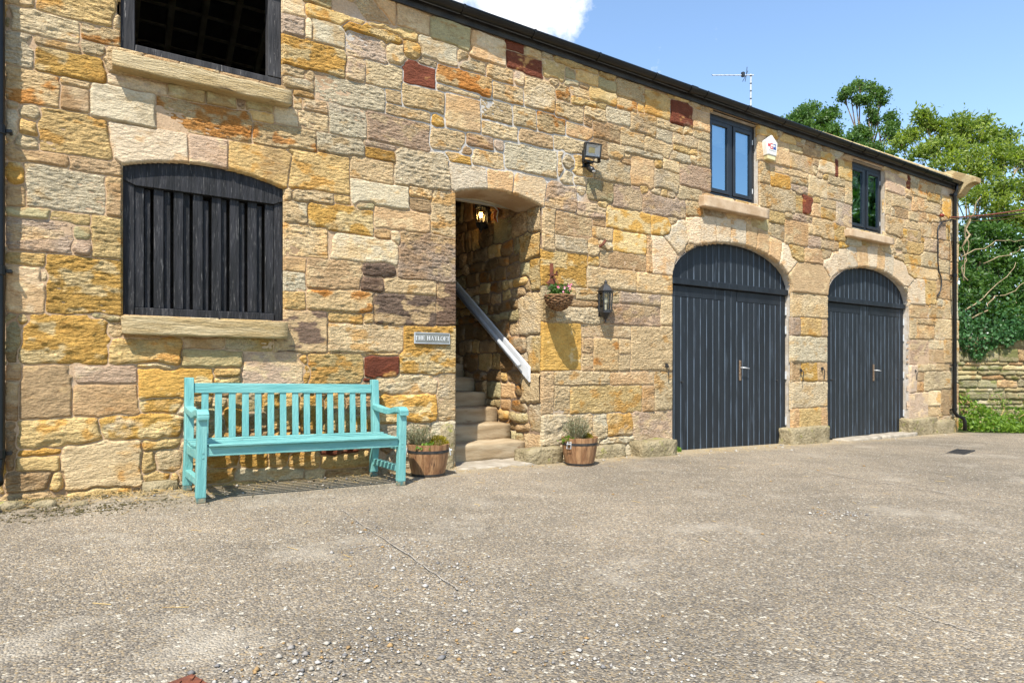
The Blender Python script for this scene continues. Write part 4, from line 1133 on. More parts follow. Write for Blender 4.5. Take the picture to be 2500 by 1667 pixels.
# fine laitance worn to pale near joints / tyre tracks
pale = noise_node(n, l, v, 1.1, 8, 0.7)
rpl = ramp(n, l, pale.outputs['Fac'], 0.56, 0.70)
c = mixrgb(n, l, rpl.outputs['Color'], c, mixrgb(n, l, 0.55, c, lin(214, 204, 190)))
sx = n.new('ShaderNodeSeparateXYZ'); l.new(v, sx.inputs[0])
def math_(op, a, b=None, c_=None):
    q = n.new('ShaderNodeMath'); q.operation = op
    for i, s in enumerate((a, b, c_)):
        if s is None: continue
        if hasattr(s, 'links'): l.new(s, q.inputs[i])
        else: q.inputs[i].default_value = s
    return q.outputs[0]
# sandy, dusty strip along the foot of the wall with moss towards the left
edge_n = noise_node(n, l, v, 5, 6, 0.65)
dd = math_('MULTIPLY_ADD', edge_n.outputs['Fac'], -0.9, math_('ADD', sx.outputs['Y'], 0.95))
rs = ramp(n, l, dd, -0.25, 0.35)
c = mixrgb(n, l, math_('MULTIPLY', rs.outputs['Color'], 0.6), c, lin(206, 186, 152))
mossn = noise_node(n, l, v, 9, 8, 0.72)
mm = math_('MULTIPLY', ramp(n, l, mossn.outputs['Fac'], 0.50, 0.60).outputs['Color'], math_('MULTIPLY', ramp(n, l, sx.outputs['Y'], 0.0, 0.0).outputs['Color'], 0))
mx_ = n.new('ShaderNodeMapRange'); mx_.inputs['From Min'].default_value = 1.7; mx_.inputs['From Max'].default_value = 0.2; l.new(sx.outputs['X'], mx_.inputs['Value'])
my_ = n.new('ShaderNodeMapRange'); my_.inputs['From Min'].default_value = -1.05; my_.inputs['From Max'].default_value = -0.35; l.new(sx.outputs['Y'], my_.inputs['Value'])
mossf = math_('MULTIPLY', ramp(n, l, mossn.outputs['Fac'], 0.47, 0.60).outputs['Color'], math_('MULTIPLY', mx_.outputs[0], my_.outputs[0]))
c = mixrgb(n, l, mossf, c, (0.075, 0.062, 0.022))
# beyond the yard: earth and rough grass
gf = n.new('ShaderNodeMapRange'); gf.inputs['From Min'].default_value = 0.0; gf.inputs['From Max'].default_value = 0.35
l.new(math_('ADD', math_('MULTIPLY', math_('SUBTRACT', sx.outputs['X'], 14.1), 0.555), math_('MULTIPLY', math_('ADD', sx.outputs['Y'], 0.05), 0.832)), gf.inputs['Value'])
c = mixrgb(n, l, gf.outputs[0], c, (0.05, 0.07, 0.02))
l.new(mixrgb(n, l, 1.0, c, (0.665, 0.655, 0.60), 'MULTIPLY'), bs.inputs['Base Color'])
hgt = math_('MULTIPLY_ADD', vor.outputs['Distance'], -0.9, math_('MULTIPLY', mid.outputs['Fac'], 0.8))
bp = n.new('ShaderNodeBump'); bp.inputs['Strength'].default_value = 0.8; bp.inputs['Distance'].default_value = 0.012
l.new(hgt, bp.inputs['Height']); l.new(bp.outputs['Normal'], bs.inputs['Normal'])
ground = tag(link('ground', me, m), kind='structure')

def gp(px, py):
    """point of the yard that the photograph shows at (px, py)"""
    t = (px - 1250) / FPX; u = (HORIZON - py) / FPX
    dx, dy = SY + t * CY, CY - t * SY
    k = (0.15 - CAMH) / (u + 0.02 * dx)
    return Vector((k * dx, -CAMD + k * dy, CAMH + k * u))

# loose gravel: mostly along the old slab joint
def pebbles(name, pts, sizes, cols, m):
    base = np.array([(1, 0, 0), (-1, 0, 0), (0, 1, 0), (0, -1, 0), (0, 0, 1), (0, 0, -1)], float)
    fc = np.array([(0, 2, 4), (2, 1, 4), (1, 3, 4), (3, 0, 4), (2, 0, 5), (1, 2, 5), (3, 1, 5), (0, 3, 5)])
    N_ = len(pts)
    jit = rng.uniform(0.65, 1.25, (N_, 6, 1)) * base[None]
    jit = jit * np.stack([rng.uniform(0.8, 1.3, N_), rng.uniform(0.7, 1.1, N_), rng.uniform(0.4, 0.7, N_)], 1)[:, None, :]
    an = rng.uniform(0, 6.28, N_); ca, sa = np.cos(an)[:, None], np.sin(an)[:, None]
    x, y = jit[..., 0] * ca - jit[..., 1] * sa, jit[..., 0] * sa + jit[..., 1] * ca
    V = np.stack([x, y, jit[..., 2]], -1) * sizes[:, None, None] + pts[:, None, :]
    F = (fc[None] + (np.arange(N_) * 6)[:, None, None]).reshape(-1, 3)
    C = np.repeat(np.concatenate([cols, np.ones((N_, 1))], 1), 6, axis=0)
    me = fast_mesh(name, V.reshape(-1, 3), F, C, smooth=True)
    return link(name, me, m)
pal = np.array([lin(226, 218, 204), lin(206, 196, 180), lin(180, 172, 162), lin(150, 146, 142), lin(196, 160, 110), lin(214, 206, 196), lin(228, 222, 210)]) * 0.58
pts, sz = [], []
j0, j1 = gp(850, 1265), gp(1460, 1667)
for k in range(1900):
    t = random.random() ** 0.7 * 1.15
    p = j0.lerp(j1, t)
    sp = 0.05 + 0.28 * t
    x, y = p.x + random.gauss(0, sp), p.y + random.gauss(0, sp * 0.6)
    pts.append((x, y)); sz.append(min(0.022, 0.0022 + random.expovariate(1 / 0.0024)))
for k in range(3400):
    x, y = random.uniform(-1.6, 9), random.uniform(-4.9, -0.3)
    pts.append((x, y)); sz.append(min(0.014, 0.0018 + random.expovariate(1 / 0.0022)))
for k in range(900):
    x = random.uniform(-0.6, 14); pts.append((x, -abs(random.gauss(0.05, 0.22)) - 0.03)); sz.append(min(0.03, 0.003 + random.expovariate(1 / 0.004)))
for cx_, cy_ in (gp(880, 1590)[:2], gp(640, 1640)[:2], gp(2050, 1255)[:2]):
    for k in range(200):
        pts.append((cx_ + random.gauss(0, 0.14), cy_ + random.gauss(0, 0.10))); sz.append(min(0.016, 0.002 + random.expovariate(1 / 0.003)))
sz = np.array(sz)
pts = np.array([(x, y, gz(x) + s * 0.2) for (x, y), s in zip(pts, sz)])
tag(pebbles('loose_gravel', pts, sz, pal[rng.integers(0, len(pal), len(pts))] * rng.uniform(0.8, 1.1, (len(pts), 1)), gravel_mat), 'pale loose gravel scattered over the concrete yard', 'gravel', kind='stuff')
# straw and dead leaves along the wall foot
b = MB()
for k in range(520):
    x = random.choice([random.uniform(-0.5, 3.0), random.uniform(-0.4, 0.9), random.uniform(3, 10)])
    y = -abs(random.gauss(0.03, 0.22)) - 0.02
    L = random.uniform(0.02, 0.11); an = random.uniform(0, 3.14); z0 = gz(x) + 0.004
    dx, dy = math.cos(an) * L / 2, math.sin(an) * L / 2
    b.bar((x - dx, y - dy, z0), (x + dx, y + dy, z0 + random.uniform(0, 0.02)), 0.0022, 0.0022)
for k in range(60):
    x, y = random.uniform(-1, 8), random.uniform(-3.5, -0.6); L = random.uniform(0.02, 0.10); an = random.uniform(0, 3.14); z0 = gz(x) + 0.004
    b.bar((x - math.cos(an) * L / 2, y - math.sin(an) * L / 2, z0), (x + math.cos(an) * L / 2, y + math.sin(an) * L / 2, z0 + 0.004), 0.003, 0.002)
tag(b.build('straw_litter', straw_mat), 'dry straw and stalks littered along the wall foot', 'straw', kind='stuff')
# moss cushions at the left foot of the wall
pts = np.array([(x, y, gz(x) + 0.004) for x, y in [(random.uniform(-0.6, 0.55), -0.06 - abs(random.gauss(0, 0.10))) for _ in range(260)] + [(random.gauss(-0.05, 0.40), -0.66 + random.gauss(0, 0.13)) for _ in range(420)] + [(random.gauss(-0.28, 0.08), -0.12 + random.gauss(0, 0.04)) for _ in range(300)]])
tag(pebbles('moss_cushions', pts, rng.uniform(0.004, 0.012, len(pts)), np.zeros((len(pts), 3)), moss_mat), 'dark green moss cushions at the left foot of the wall', 'moss', kind='stuff')
# a few loose rubble stones beside the left pipe
for k, (x, y, s) in enumerate(((-0.38, -0.30, 0.09), (-0.18, -0.36, 0.07), (-0.52, -0.45, 0.10), (0.02, -0.42, 0.05))):
    o = rough_block(x - s, x + s, y - s * 0.7, y + s * 0.7, gz(x) - 0.03, gz(x) + s * 0.45, footing_mat, None, 'loose_rubble_stone', 60 + k, 0.016, 0.03, 0.03)
    tag(o, ('pale rubble stone directly under the left drainpipe', 'flat rubble stone just right of the left drainpipe', 'largest rubble stone at the left edge of the yard', 'smallest rubble stone on the moss near the left drainpipe')[k], 'stone', 'rubble by the left drainpipe')
# slab joints: dark earth lines
joint_mat = pm('joint_earth', (0.22, 0.19, 0.15), (0.34, 0.30, 0.24), 20, 1.0)
def joint(pxs, w, name, lab):
    b = MB(); ps_ = [gp(*q) for q in pxs]
    pts = []
    for a_, c_ in zip(ps_[:-1], ps_[1:]):
        for k in range(14): pts.append(a_.lerp(c_, k / 14))
    v = []
    for i, p in enumerate(pts):
        d = (pts[min(i + 1, len(pts) - 1)] - pts[max(0, i - 1)]).normalized(); s_ = Vector((-d.y, d.x, 0))
        o_ = random.uniform(-0.008, 0.008); ww = w * random.uniform(0.3, 1.3)
        for q in (-ww, ww): 
            t = p + s_ * (q + o_); v.append((t.x, t.y, gz(t.x) + 0.009))
    b.add(v, [(2 * i, 2 * i + 1, 2 * i + 3, 2 * i + 2) for i in range(len(pts) - 1)])
    o = b.build(name, joint_mat); o['kind'] = 'structure'
joint([(812, 1232), (1000, 1360), (1130, 1450)], 0.0035, 'slab_joint', '')
joint([(1770, 1116), (1980, 1150), (2260, 1196), (2500, 1240)], 0.006, 'slab_joint', '')
joint([(1690, 1303), (1800, 1335)], 0.003, 'slab_joint', '')
joint([(2060, 1425), (2260, 1510), (2420, 1560)], 0.003, 'slab_joint', '')
# iron covers
p0 = gp(420, 1690); 
o = empty('inspection_cover', (p0.x, p0.y - 0.12, gz(p0.x)), 0.32)
tag(o, 'rusty chequered iron inspection cover at the bottom edge of the yard', 'drain cover')
b = MB(); b.box(-0.22, 0.12, -0.2, 0.16, 0.0, 0.014); pl = b.build('plate', rust, o, 0.003)
b = MB()
for i in range(8):
    for j in range(8): b.bar((-0.2 + i * 0.042, -0.18 + j * 0.042, 0.016), (-0.18 + i * 0.042, -0.16 + j * 0.042, 0.016), 0.006, 0.006)
b.build('tread_pattern', rust, o)
p0 = gp(2345, 1104)
o = empty('drain_grate', (p0.x, p0.y, gz(p0.x)), 0.2)
tag(o, 'dark drain grate set in the yard near the barn corner', 'drain')
b = MB(); b.box(-0.36, 0.36, -0.11, -0.09, 0, 0.012); b.box(-0.36, 0.36, 0.09, 0.11, 0, 0.012); b.build('grate_frame', iron, o)
for k in range(14):
    b = MB(); b.box(-0.355 + k * 0.052, -0.335 + k * 0.052, -0.089, 0.089, 0, 0.011); b.build('bar', iron, o)
# ------------------------------------------------------------------ bench
bench = empty('garden_bench', (1.524, -0.440, gz(1.524)))
bench.rotation_euler = (0, 0.02, 0.018)
tag(bench, 'turquoise painted wooden garden bench with slatted back against the stone wall', 'bench')
hx, fy, by = 0.785, -0.285, 0.275
def part(b, name, m=teal, parent=bench, bev=0.006): return b.build(name, m, parent, bev, seg=2)
for s in (-1, 1):
    b = MB(); b.box(s * hx - 0.033, s * hx + 0.033, fy - 0.032, fy + 0.032, 0.035, 0.615); lg = part(b, 'leg', teal_v)
    b = MB(); b.box(s * hx - 0.032, s * hx + 0.032, fy - 0.031, fy + 0.031, 0.0, 0.035); part(b, 'worn_foot', foot_wood, lg)
    b = MB()
    b.hexa([(s * hx + i * 0.033, by + 0.03 + j * 0.03 if z < 0.1 else by + j * 0.03, z) for z in (0.04, 0.40) for j in (-1, 1) for i in (-1, 1)])
    b.hexa([(s * hx + i * 0.033, by + (0.0 if z < 0.5 else 0.05) + j * 0.03, z) for z in (0.401, 0.895) for j in (-1, 1) for i in (-1, 1)])
    lg = part(b, 'back_post', teal_v)
    b = MB(); b.box(s * hx - 0.032, s * hx + 0.032, by, by + 0.06, 0.0, 0.039); part(b, 'worn_foot', foot_wood, lg)
    # shaped arm
    prof = []
    N_ = 14
    for k in range(N_ + 1):
        t = k / N_; y = by + 0.02 - t * (by + 0.02 - (fy - 0.055))
        zt = 0.672 - 0.030 * math.sin(min(1, t / 0.6) * math.pi * 0.5) + 0.028 * sstep(0.55, 0.85, np.array(t)).item() - (0.03 * max(0, (t - 0.92) / 0.08) ** 2)
        th = 0.048
        prof.append((y, zt, zt - th if t < 0.93 else zt - th + 0.004))
    v = []
    for y, zt, zb in prof:
        w = 0.034 if y > 0 else 0.040
        v += [(s * hx - w, y, zt), (s * hx + w, y, zt), (s * hx + w, y, zb), (s * hx - w, y, zb)]
    f = []
    for k in range(N_):
        for q in range(4): f.append((4 * k + q, 4 * k + (q + 1) % 4, 4 * k + 4 + (q + 1) % 4, 4 * k + 4 + q))
    f += [(3, 2, 1, 0), (4 * N_, 4 * N_ + 1, 4 * N_ + 2, 4 * N_ + 3)]
    b = MB(); b.add(v, f); part(b, 'arm', teal, bev=0.007)
    b = MB(); b.box(s * hx - 0.022, s * hx + 0.022, fy + 0.033, by - 0.0, 0.112, 0.168); part(b, 'stretcher')
    b = MB(); b.prism([(0, 0)], 0, 1) if False else None
    # curved seat support
    sp = [(fy + 0.033, 0.385), (fy + 0.15, 0.372), (fy + 0.30, 0.366), (by - 0.03, 0.375)]
    v = []
    for y, z in sp: v += [(s * (hx - 0.002) - 0.022, y, z), (s * (hx - 0.002) + 0.022, y, z), (s * (hx - 0.002) + 0.022, y, 0.30), (s * (hx - 0.002) - 0.022, y, 0.30)]
    f = []
    for k in range(3):
        for q in range(4): f.append((4 * k + q, 4 * k + (q + 1) % 4, 4 * k + 4 + (q + 1) % 4, 4 * k + 4 + q))
    f += [(3, 2, 1, 0), (12, 13, 14, 15)]
    b = MB(); b.add(v, f); part(b, 'seat_support')
b = MB(); b.box(-hx + 0.034, hx - 0.034, fy - 0.014, fy + 0.014, 0.330, 0.400); part(b, 'front_rail')
b = MB(); b.box(-hx + 0.034, hx - 0.034, by - 0.02, by + 0.012, 0.318, 0.374); part(b, 'rear_rail')
for k in range(7):
    y0 = fy - 0.042 + k * 0.0785; y1 = y0 + 0.046; zz = 0.402 - 0.016 * math.sin(k / 6 * math.pi)
    ex = 0.040 if k else -0.036
    b = MB(); b.box(-hx - ex + 0.01, hx + ex - 0.01, y0, y1, zz, zz + 0.016); part(b, 'seat_slat', bev=0.004)
b = MB()
b.hexa([(x, y + (0.043 if z > 0.8 else 0.036), z) for z in (0.772, 0.852) for y in (by - 0.016, by + 0.016) for x in (-hx + 0.034, hx - 0.034)]); part(b, 'top_rail')
b = MB(); b.box(-hx + 0.034, hx - 0.034, by - 0.014, by + 0.016, 0.378, 0.412); part(b, 'lower_back_rail')
cs = [494, 529, 563, 596, 631, 661, 691, 722, 752, 781, 810, 838, 864, 891]
for k in range(14):
    xc = -hx + 0.115 + k * (2 * hx - 0.23) / 13 + random.uniform(-0.003, 0.003)
    b = MB(); b.hexa([(xc + i * 0.026, by + (0.036 if z > 0.6 else 0.004) + j * 0.008, z) for z in (0.413, 0.772) for j in (-1, 1) for i in (-1, 1)])
    part(b, 'back_slat', teal_v, bev=0.003)
for s in (-1, 1):
    for z in (0.36, 0.325):
        b = MB(); b.tube([(s * hx - s * 0.005, fy - 0.036, z), (s * hx - s * 0.005, fy - 0.030, z)], 0.007, 8); part(b, 'screw_head', teal, bev=0)

# ------------------------------------------------------------------ leaves
def leafmesh(name, pos, size, m, aspect=0.5, up=0.3, parent=None, tint=None, droop=0.0, dirs=None):
    pos = np.asarray(pos, float); n = len(pos)
    if dirs is None:
        d = rng.normal(size=(n, 3)); d[:, 2] += up - droop
    else:
        d = np.asarray(dirs, float) + rng.normal(size=(n, 3)) * 0.25
    d /= np.linalg.norm(d, axis=1, keepdims=True)
    r = rng.normal(size=(n, 3)); r[:, 2] *= 0.5
    s = np.cross(d, r); s /= np.linalg.norm(s, axis=1, keepdims=True) + 1e-9
    nr = np.cross(s, d)
    L = (np.asarray(size) if np.ndim(size) else np.full(n, size)) * rng.uniform(0.6, 1.25, n)
    L = L[:, None]
    v = np.stack([pos, pos + d * L * 0.45 + s * L * aspect / 2 + nr * L * 0.07, pos + d * L - nr * L * 0.05, pos + d * L * 0.45 - s * L * aspect / 2 + nr * L * 0.07], 1).reshape(-1, 3)
    a = np.arange(n) * 4
    q = np.stack([a, a + 1, a + 2, a + 3], 1)
    t = rng.beta(1.6, 1.6, n) if tint is None else np.clip(tint + rng.normal(0, 0.18, n), 0, 1)
    c = np.repeat(np.stack([t, t, t, np.ones(n)], 1), 4, axis=0)
    me = fast_mesh(name, v, q, c, smooth=False)
    return link(name, me, m, parent)

# ------------------------------------------------------------------ half barrel planters
def planter(loc, rz, lab):
    root = empty('barrel_planter', loc, rz)
    tag(root, lab, 'planter', 'half barrel planters beside the stairs')
    ns = 18; H = 0.30
    def rad(z): return 0.152 + (0.199 - 0.152) * (z / H) + 0.006 * math.sin(z / H * math.pi)
    for k in range(ns):
        a0 = 2 * math.pi * k / ns + 0.006; a1 = 2 * math.pi * (k + 1) / ns - 0.006
        v = []; zs_ = [0, 0.1, 0.2, H + random.uniform(-0.004, 0.004)]
        for z in zs_:
            for rr_ in (rad(z), rad(z) - 0.018):
                for a_ in (a0, (a0 + a1) / 2, a1):
                    q = rr_ + (0.0018 if a_ not in (a0, a1) and rr_ == rad(z) else 0)
                    v.append((q * math.cos(a_), q * math.sin(a_), z))
        f = []
        for i in range(3):
            o_ = i * 6
            for q in (0, 1): f += [(o_ + q, o_ + q + 1, o_ + q + 7, o_ + q + 6), (o_ + 3 + q, o_ + 9 + q, o_ + 10 + q, o_ + 4 + q)]
            f += [(o_, o_ + 6, o_ + 9, o_ + 3), (o_ + 2, o_ + 5, o_ + 11, o_ + 8)]
        f += [(18, 19, 22, 21), (19, 20, 23, 22), (0, 3, 4, 1), (1, 4, 5, 2)]
        MB().add(v, f).build('stave', barrel_mat, root)
    for zb, hh in ((0.006, 0.022), (0.222, 0.026)):
        b = MB(); r = rad(zb) + 0.003; r2 = rad(zb + hh) + 0.003
        b.lathe([(r - 0.004, zb), (r, zb), (r2, zb + hh), (r2 - 0.004, zb + hh)], 36, cap=False); b.build('iron_hoop', iron, root)
    b = MB(); b.lathe([(0.001, 0.262), (0.10, 0.268), (0.178, 0.258)], 20, cap=False); b.build('soil', soil_mat, root)
    for sgn in (0.0, math.pi):
        a_ = sgn
        r = rad(0.235) + 0.006; cx_, cy_ = r * math.cos(a_), r * math.sin(a_)
        t_ = Vector((-math.sin(a_), math.cos(a_), 0)); o_ = Vector((math.cos(a_), math.sin(a_), 0))
        c0 = Vector((cx_, cy_, 0.262))
        b = MB(); b.tube([c0 - t_ * 0.022, c0 - t_ * 0.026 + o_ * 0.012 - Vector((0, 0, 0.07)), c0 + t_ * 0.026 + o_ * 0.012 - Vector((0, 0, 0.07)), c0 + t_ * 0.022, c0 - t_ * 0.022], 0.004, 6)
        b.bar(c0 - t_ * 0.02 - Vector((0, 0, 0.02)), c0 + t_ * 0.02 - Vector((0, 0, 0.02)), 0.012, 0.05, up=o_)
        b.build('handle', silver, root)
    return root
def tuft(name, lab, cat, base, r, h, n, m, size, grp=None, spread=1.0, aspect=0.16):
    root = empty(name, base); tag(root, lab, cat, grp)
    pos, dirs, stems = [], [], MB()
    for k in range(n):
        a_ = random.uniform(0, 6.283); rr_ = r * math.sqrt(random.random())
        tip = Vector((math.cos(a_) * rr_ * 1.25, math.sin(a_) * rr_ * 1.25, h * random.uniform(0.55, 1.0) * (1 - 0.35 * (rr_ / r) ** 2)))
        st = Vector((math.cos(a_) * rr_ * 0.35, math.sin(a_) * rr_ * 0.35, 0))
        stems.tube([st, st.lerp(tip, 0.5) + Vector((0, 0, 0.01)), tip], [0.0022, 0.0016, 0.001], 3, cap=False)
        for q in range(14):
            t = random.uniform(0.25, 1.0); p = st.lerp(tip, t)
            pos.append(p); d = (tip - st).normalized() + Vector((random.gauss(0, .5), random.gauss(0, .5), random.gauss(0, .3))); dirs.append(d)
    stems.build('stems', branch_mat, root)
    leafmesh('foliage', pos, size, m, aspect, parent=root, dirs=dirs)
    return root
def cushion(name, lab, cat, base, r, h, n, m, size, tint=None):
    root = empty(name, base); tag(root, lab, cat)
    u = rng.normal(size=(n, 3)); u[:, 2] = np.abs(u[:, 2]); u /= np.linalg.norm(u, axis=1, keepdims=True)
    pos = u * np.array([r, r, h]) * rng.uniform(0.7, 1.02, (n, 1))
    leafmesh('foliage', pos, size, m, 0.55, parent=root, dirs=u, tint=tint)
    MB().lathe([(r * 0.75, 0.0), (r * 0.72, h * 0.4), (r * 0.4, h * 0.72), (0.002, h * 0.8)], 14, cap=False).build('mound', moss_mat, root)
    return root
z1 = gz(2.775); z2 = gz(4.575)
planter((2.775, -0.315, z1), -0.55, 'half barrel planter between the turquoise bench and the stone stairs')
planter((4.575, -0.375, z2), 0.30, 'half barrel planter right of the stone stairs under the hanging basket')
tuft('lavender_plant', 'grey green woody lavender in the barrel beside the bench', 'plant', (2.70, -0.265, z1 + 0.26), 0.13, 0.25, 110, lav_leaf, 0.035)
tuft('lavender_plant', 'grey green bushy lavender in the barrel right of the stairs', 'plant', (4.545, -0.36, z2 + 0.26), 0.13, 0.29, 130, lav_leaf, 0.035)
cushion('stonecrop_plant', 'golden yellow stonecrop mound in the barrel beside the bench', 'plant', (2.865, -0.345, z1 + 0.255), 0.105, 0.115, 1300, sedum_leaf, 0.018)
cushion('stonecrop_plant', 'golden yellow stonecrop mound in the barrel right of the stairs', 'plant', (4.68, -0.345, z2 + 0.255), 0.085, 0.085, 1000, sedum_leaf, 0.018)
for base, lab in (((2.73, -0.42, z1 + 0.262), 'pale green leafy trailing plant at the front of the barrel beside the bench'), ((4.43, -0.36, z2 + 0.262), 'pale green sprig trailing over the left rim of the barrel right of the stairs')):
    root = empty('trailing_plant', base); tag(root, lab, 'plant')
    n = 90
    pos = np.stack([rng.normal(0, 0.05, n) - 0.02, rng.normal(0, 0.03, n), np.abs(rng.normal(0.01, 0.02, n))], 1)
    leafmesh('foliage', pos, 0.035, weed_leaf, 0.7, 0.6, root)
    b = MB()
    for k in range(6): b.tube([(random.uniform(-0.05, 0.05), 0, 0), (random.uniform(-0.08, 0.05), random.uniform(-0.04, 0.03), 0.03)], 0.0015, 3)
    b.build('stems', branch_mat, root)

# ------------------------------------------------------------------ hanging basket and bracket
by_ = -0.20
X, Zr = P(1364, 722, by_)
basket = empty('hanging_basket', (X, by_, Zr - 0.16))
tag(basket, 'brown wicker hanging basket of pink flowers on the wall right of the stairs', 'hanging basket')
b = MB(); r0 = 0.152
for k in range(11):
    t = k / 10; rr_ = r0 * (0.22 + 0.78 * math.sin(t * math.pi / 2) ** 0.8); z = 0.155 * t ** 1.25
    pts = [((rr_ + 0.005 * math.cos(q * 11 + k * math.pi)) * math.cos(q * 2 * math.pi / 44), (rr_ + 0.005 * math.cos(q * 11 + k * math.pi)) * math.sin(q * 2 * math.pi / 44), z + 0.003 * math.sin(q * 5.5 + k * 2)) for q in range(45)]
    b.tube(pts, 0.0085 if k < 10 else 0.012, 5, cap=False)
b.build('wicker_weave', wicker, basket, smooth=True)
b = MB()
for q in range(22):
    a_ = q * 2 * math.pi / 22
    b.tube([(r0 * (0.22 + 0.78 * math.sin(t * math.pi / 2) ** 0.8) * math.cos(a_), r0 * (0.22 + 0.78 * math.sin(t * math.pi / 2) ** 0.8) * math.sin(a_), 0.155 * t ** 1.25) for t in (0.0, 0.25, 0.5, 0.75, 1.0)], 0.006, 5)
b.build('stakes', wicker, basket)
b = MB(); b.lathe([(0.002, 0.0), (0.05, 0.01), (0.10, 0.06), (0.135, 0.13), (0.002, 0.14)], 20, cap=False); b.build('soil_ball', soil_mat, basket)
b = MB(); apex = (-0.02, 0.10, 0.43)
for a_ in (0.4, 2.5, 4.6): b.tube([(r0 * math.cos(a_), r0 * math.sin(a_), 0.155), apex], 0.0025, 4)
b.build('chain', rust, basket)
fl = empty('busy_lizzie', (X, by_, Zr - 0.02)); tag(fl, 'pink flowering plant with green leaves in the wicker basket', 'plant')
pos = []
for cx_, cy_, h_ in ((-0.075, -0.03, 0.13), (0.085, 0.0, 0.14), (0.02, -0.06, 0.07), (-0.02, 0.04, 0.07)):
    for k in range(190): pos.append((cx_ + random.gauss(0, 0.036), cy_ + random.gauss(0, 0.036), random.uniform(0.0, h_)))
leafmesh('foliage', pos, 0.036, fuchsia_leaf, 0.6, 0.3, fl)
b = MB()
for k in range(15):
    cx_, cy_, h_ = random.choice([(-0.08, -0.05, 0.11), (0.10, -0.02, 0.14), (0.10, -0.02, 0.14)])
    c0 = Vector((cx_ + random.gauss(0, 0.035), cy_ - 0.03 + random.gauss(0, 0.02), h_ + random.gauss(-0.02, 0.03)))
    for q in range(5):
        a_ = q * 1.257 + random.random(); e1 = Vector((math.cos(a_), -0.4, math.sin(a_))).normalized() * 0.014; e2 = Vector((-math.sin(a_), 0, math.cos(a_))) * 0.008
        b.add([c0, c0 + e1 * 0.6 + e2, c0 + e1, c0 + e1 * 0.6 - e2], [(0, 1, 2, 3)])
b.build('petals', pink, fl)
X, Z = P(1344, 672)
br = empty('iron_bracket', (X, 0, Z)); tag(br, 'rusty iron gate pintle plate fixed above the hanging basket', 'bracket')
b = MB(); b.box(-0.022, 0.022, -0.028, -0.012, -0.03, 0.13); b.build('strap', rust, br, 0.003)
b = MB(); b.prism([(-0.08, -0.10), (0.055, -0.11), (0.05, -0.03), (-0.02, -0.045)], -0.03, -0.014); b.build('plate', rust, br, 0.003)
b = MB(); b.tube([(0.0, -0.025, -0.01), (0.0, -0.11, 0.0), (0.0, -0.115, 0.03)], 0.012, 8); b.tube([(0.0, -0.11, 0.005), (0.02, -0.11, -0.02)], 0.008, 6); b.build('hook', rust, br)

# ------------------------------------------------------------------ lanterns
def lantern(loc, rz, lab, lit=False, sc=1.0):
    root = empty('wall_lantern', loc, rz); root.scale = (sc,) * 3
    tag(root, lab, 'lantern', 'black half lanterns')
    # local: wall at y=0, sticks out to -y, origin at the middle of the glass
    def hexr(r, n=6, a0=math.pi / 6): return [(r * math.cos(a0 + k * 2 * math.pi / n), -0.095 + r * math.sin(a0 + k * 2 * math.pi / n)) for k in range(n)]
    rt, rb = 0.082, 0.070
    A, B = hexr(rb), hexr(rt)
    zb, zt = -0.11, 0.11
    b = MB()
    for k in range(6): b.bar((A[k][0], A[k][1], zb), (B[k][0], B[k][1], zt), 0.017, 0.012, up=(A[k][0], A[k][1] + 0.095, 0.01))
    for ring, z in ((A, zb), (B, zt)):
        for k in range(6):
            p, q = ring[k], ring[(k + 1) % 6]
            b.bar((p[0], p[1], z), (q[0], q[1], z), 0.014, 0.022)
    b.build('cage', lamp_black, root, 0.002)
    for k in range(6):
        p, q, p2, q2 = A[k], A[(k + 1) % 6], B[k], B[(k + 1) % 6]
        MB().add([(p[0], p[1], zb), (q[0], q[1], zb), (q2[0], q2[1], zt), (p2[0], p2[1], zt)], [(0, 1, 2, 3)]).build('glass_pane', lamp_glass, root)
    b = MB(); b.lathe([(0.100, zt + 0.006), (0.106, zt + 0.014), (0.088, zt + 0.034), (0.066, zt + 0.062), (0.046, zt + 0.086), (0.026, zt + 0.098), (0.016, zt + 0.11), (0.022, zt + 0.122), (0.012, zt + 0.138), (0.002, zt + 0.15)], 6, (0, -0.095, 0), math.pi / 6, math.pi / 6 + 2 * math.pi); b.build('roof_cap', lamp_black, root, 0.002)
    b = MB(); b.lathe([(0.002, zb - 0.125), (0.012, zb - 0.115), (0.010, zb - 0.10), (0.028, zb - 0.085), (0.036, zb - 0.07), (0.058, zb - 0.045), (0.078, zb - 0.018), (0.074, zb - 0.006)], 6, (0, -0.095, 0), math.pi / 6, math.pi / 6 + 2 * math.pi); b.build('base_cup', lamp_black, root, 0.002)
    b = MB(); b.box(-0.045, 0.045, -0.016, 0.0, -0.17, 0.12); b.box(-0.012, 0.012, -0.10, 0, 0.10, 0.125); b.box(-0.014, 0.014, -0.08, 0, -0.14, -0.115); b.build('backplate', lamp_black, root, 0.004)
    b = MB(); b.lathe([(0.012, -0.10), (0.014, -0.04), (0.012, -0.035)], 10, (0, -0.095, 0)); b.build('lamp_holder', white_paint, root)
    b = MB(); b.lathe([(0.012, -0.035), (0.022, -0.01), (0.027, 0.015), (0.022, 0.04), (0.004, 0.052)], 12, (0, -0.095, 0)); b.build('bulb', bulb_mat if lit else white_paint, root, smooth=True)
    if lit:
        ld = bpy.data.lights.new('lantern_glow', 'POINT'); ld.energy = 0.9; ld.color = (1.0, 0.62, 0.28); ld.shadow_soft_size = 0.04
        lo = bpy.data.objects.new('lantern_glow', ld); lo.location = (0.0, -0.15, 0.0); col.objects.link(lo); lo.parent = root
    return root
X, Z = P(1478, 737, -0.095)
lantern((X, -0.004, Z), 0, 'unlit black lantern on the outside wall between basket and doors', sc=1.0)
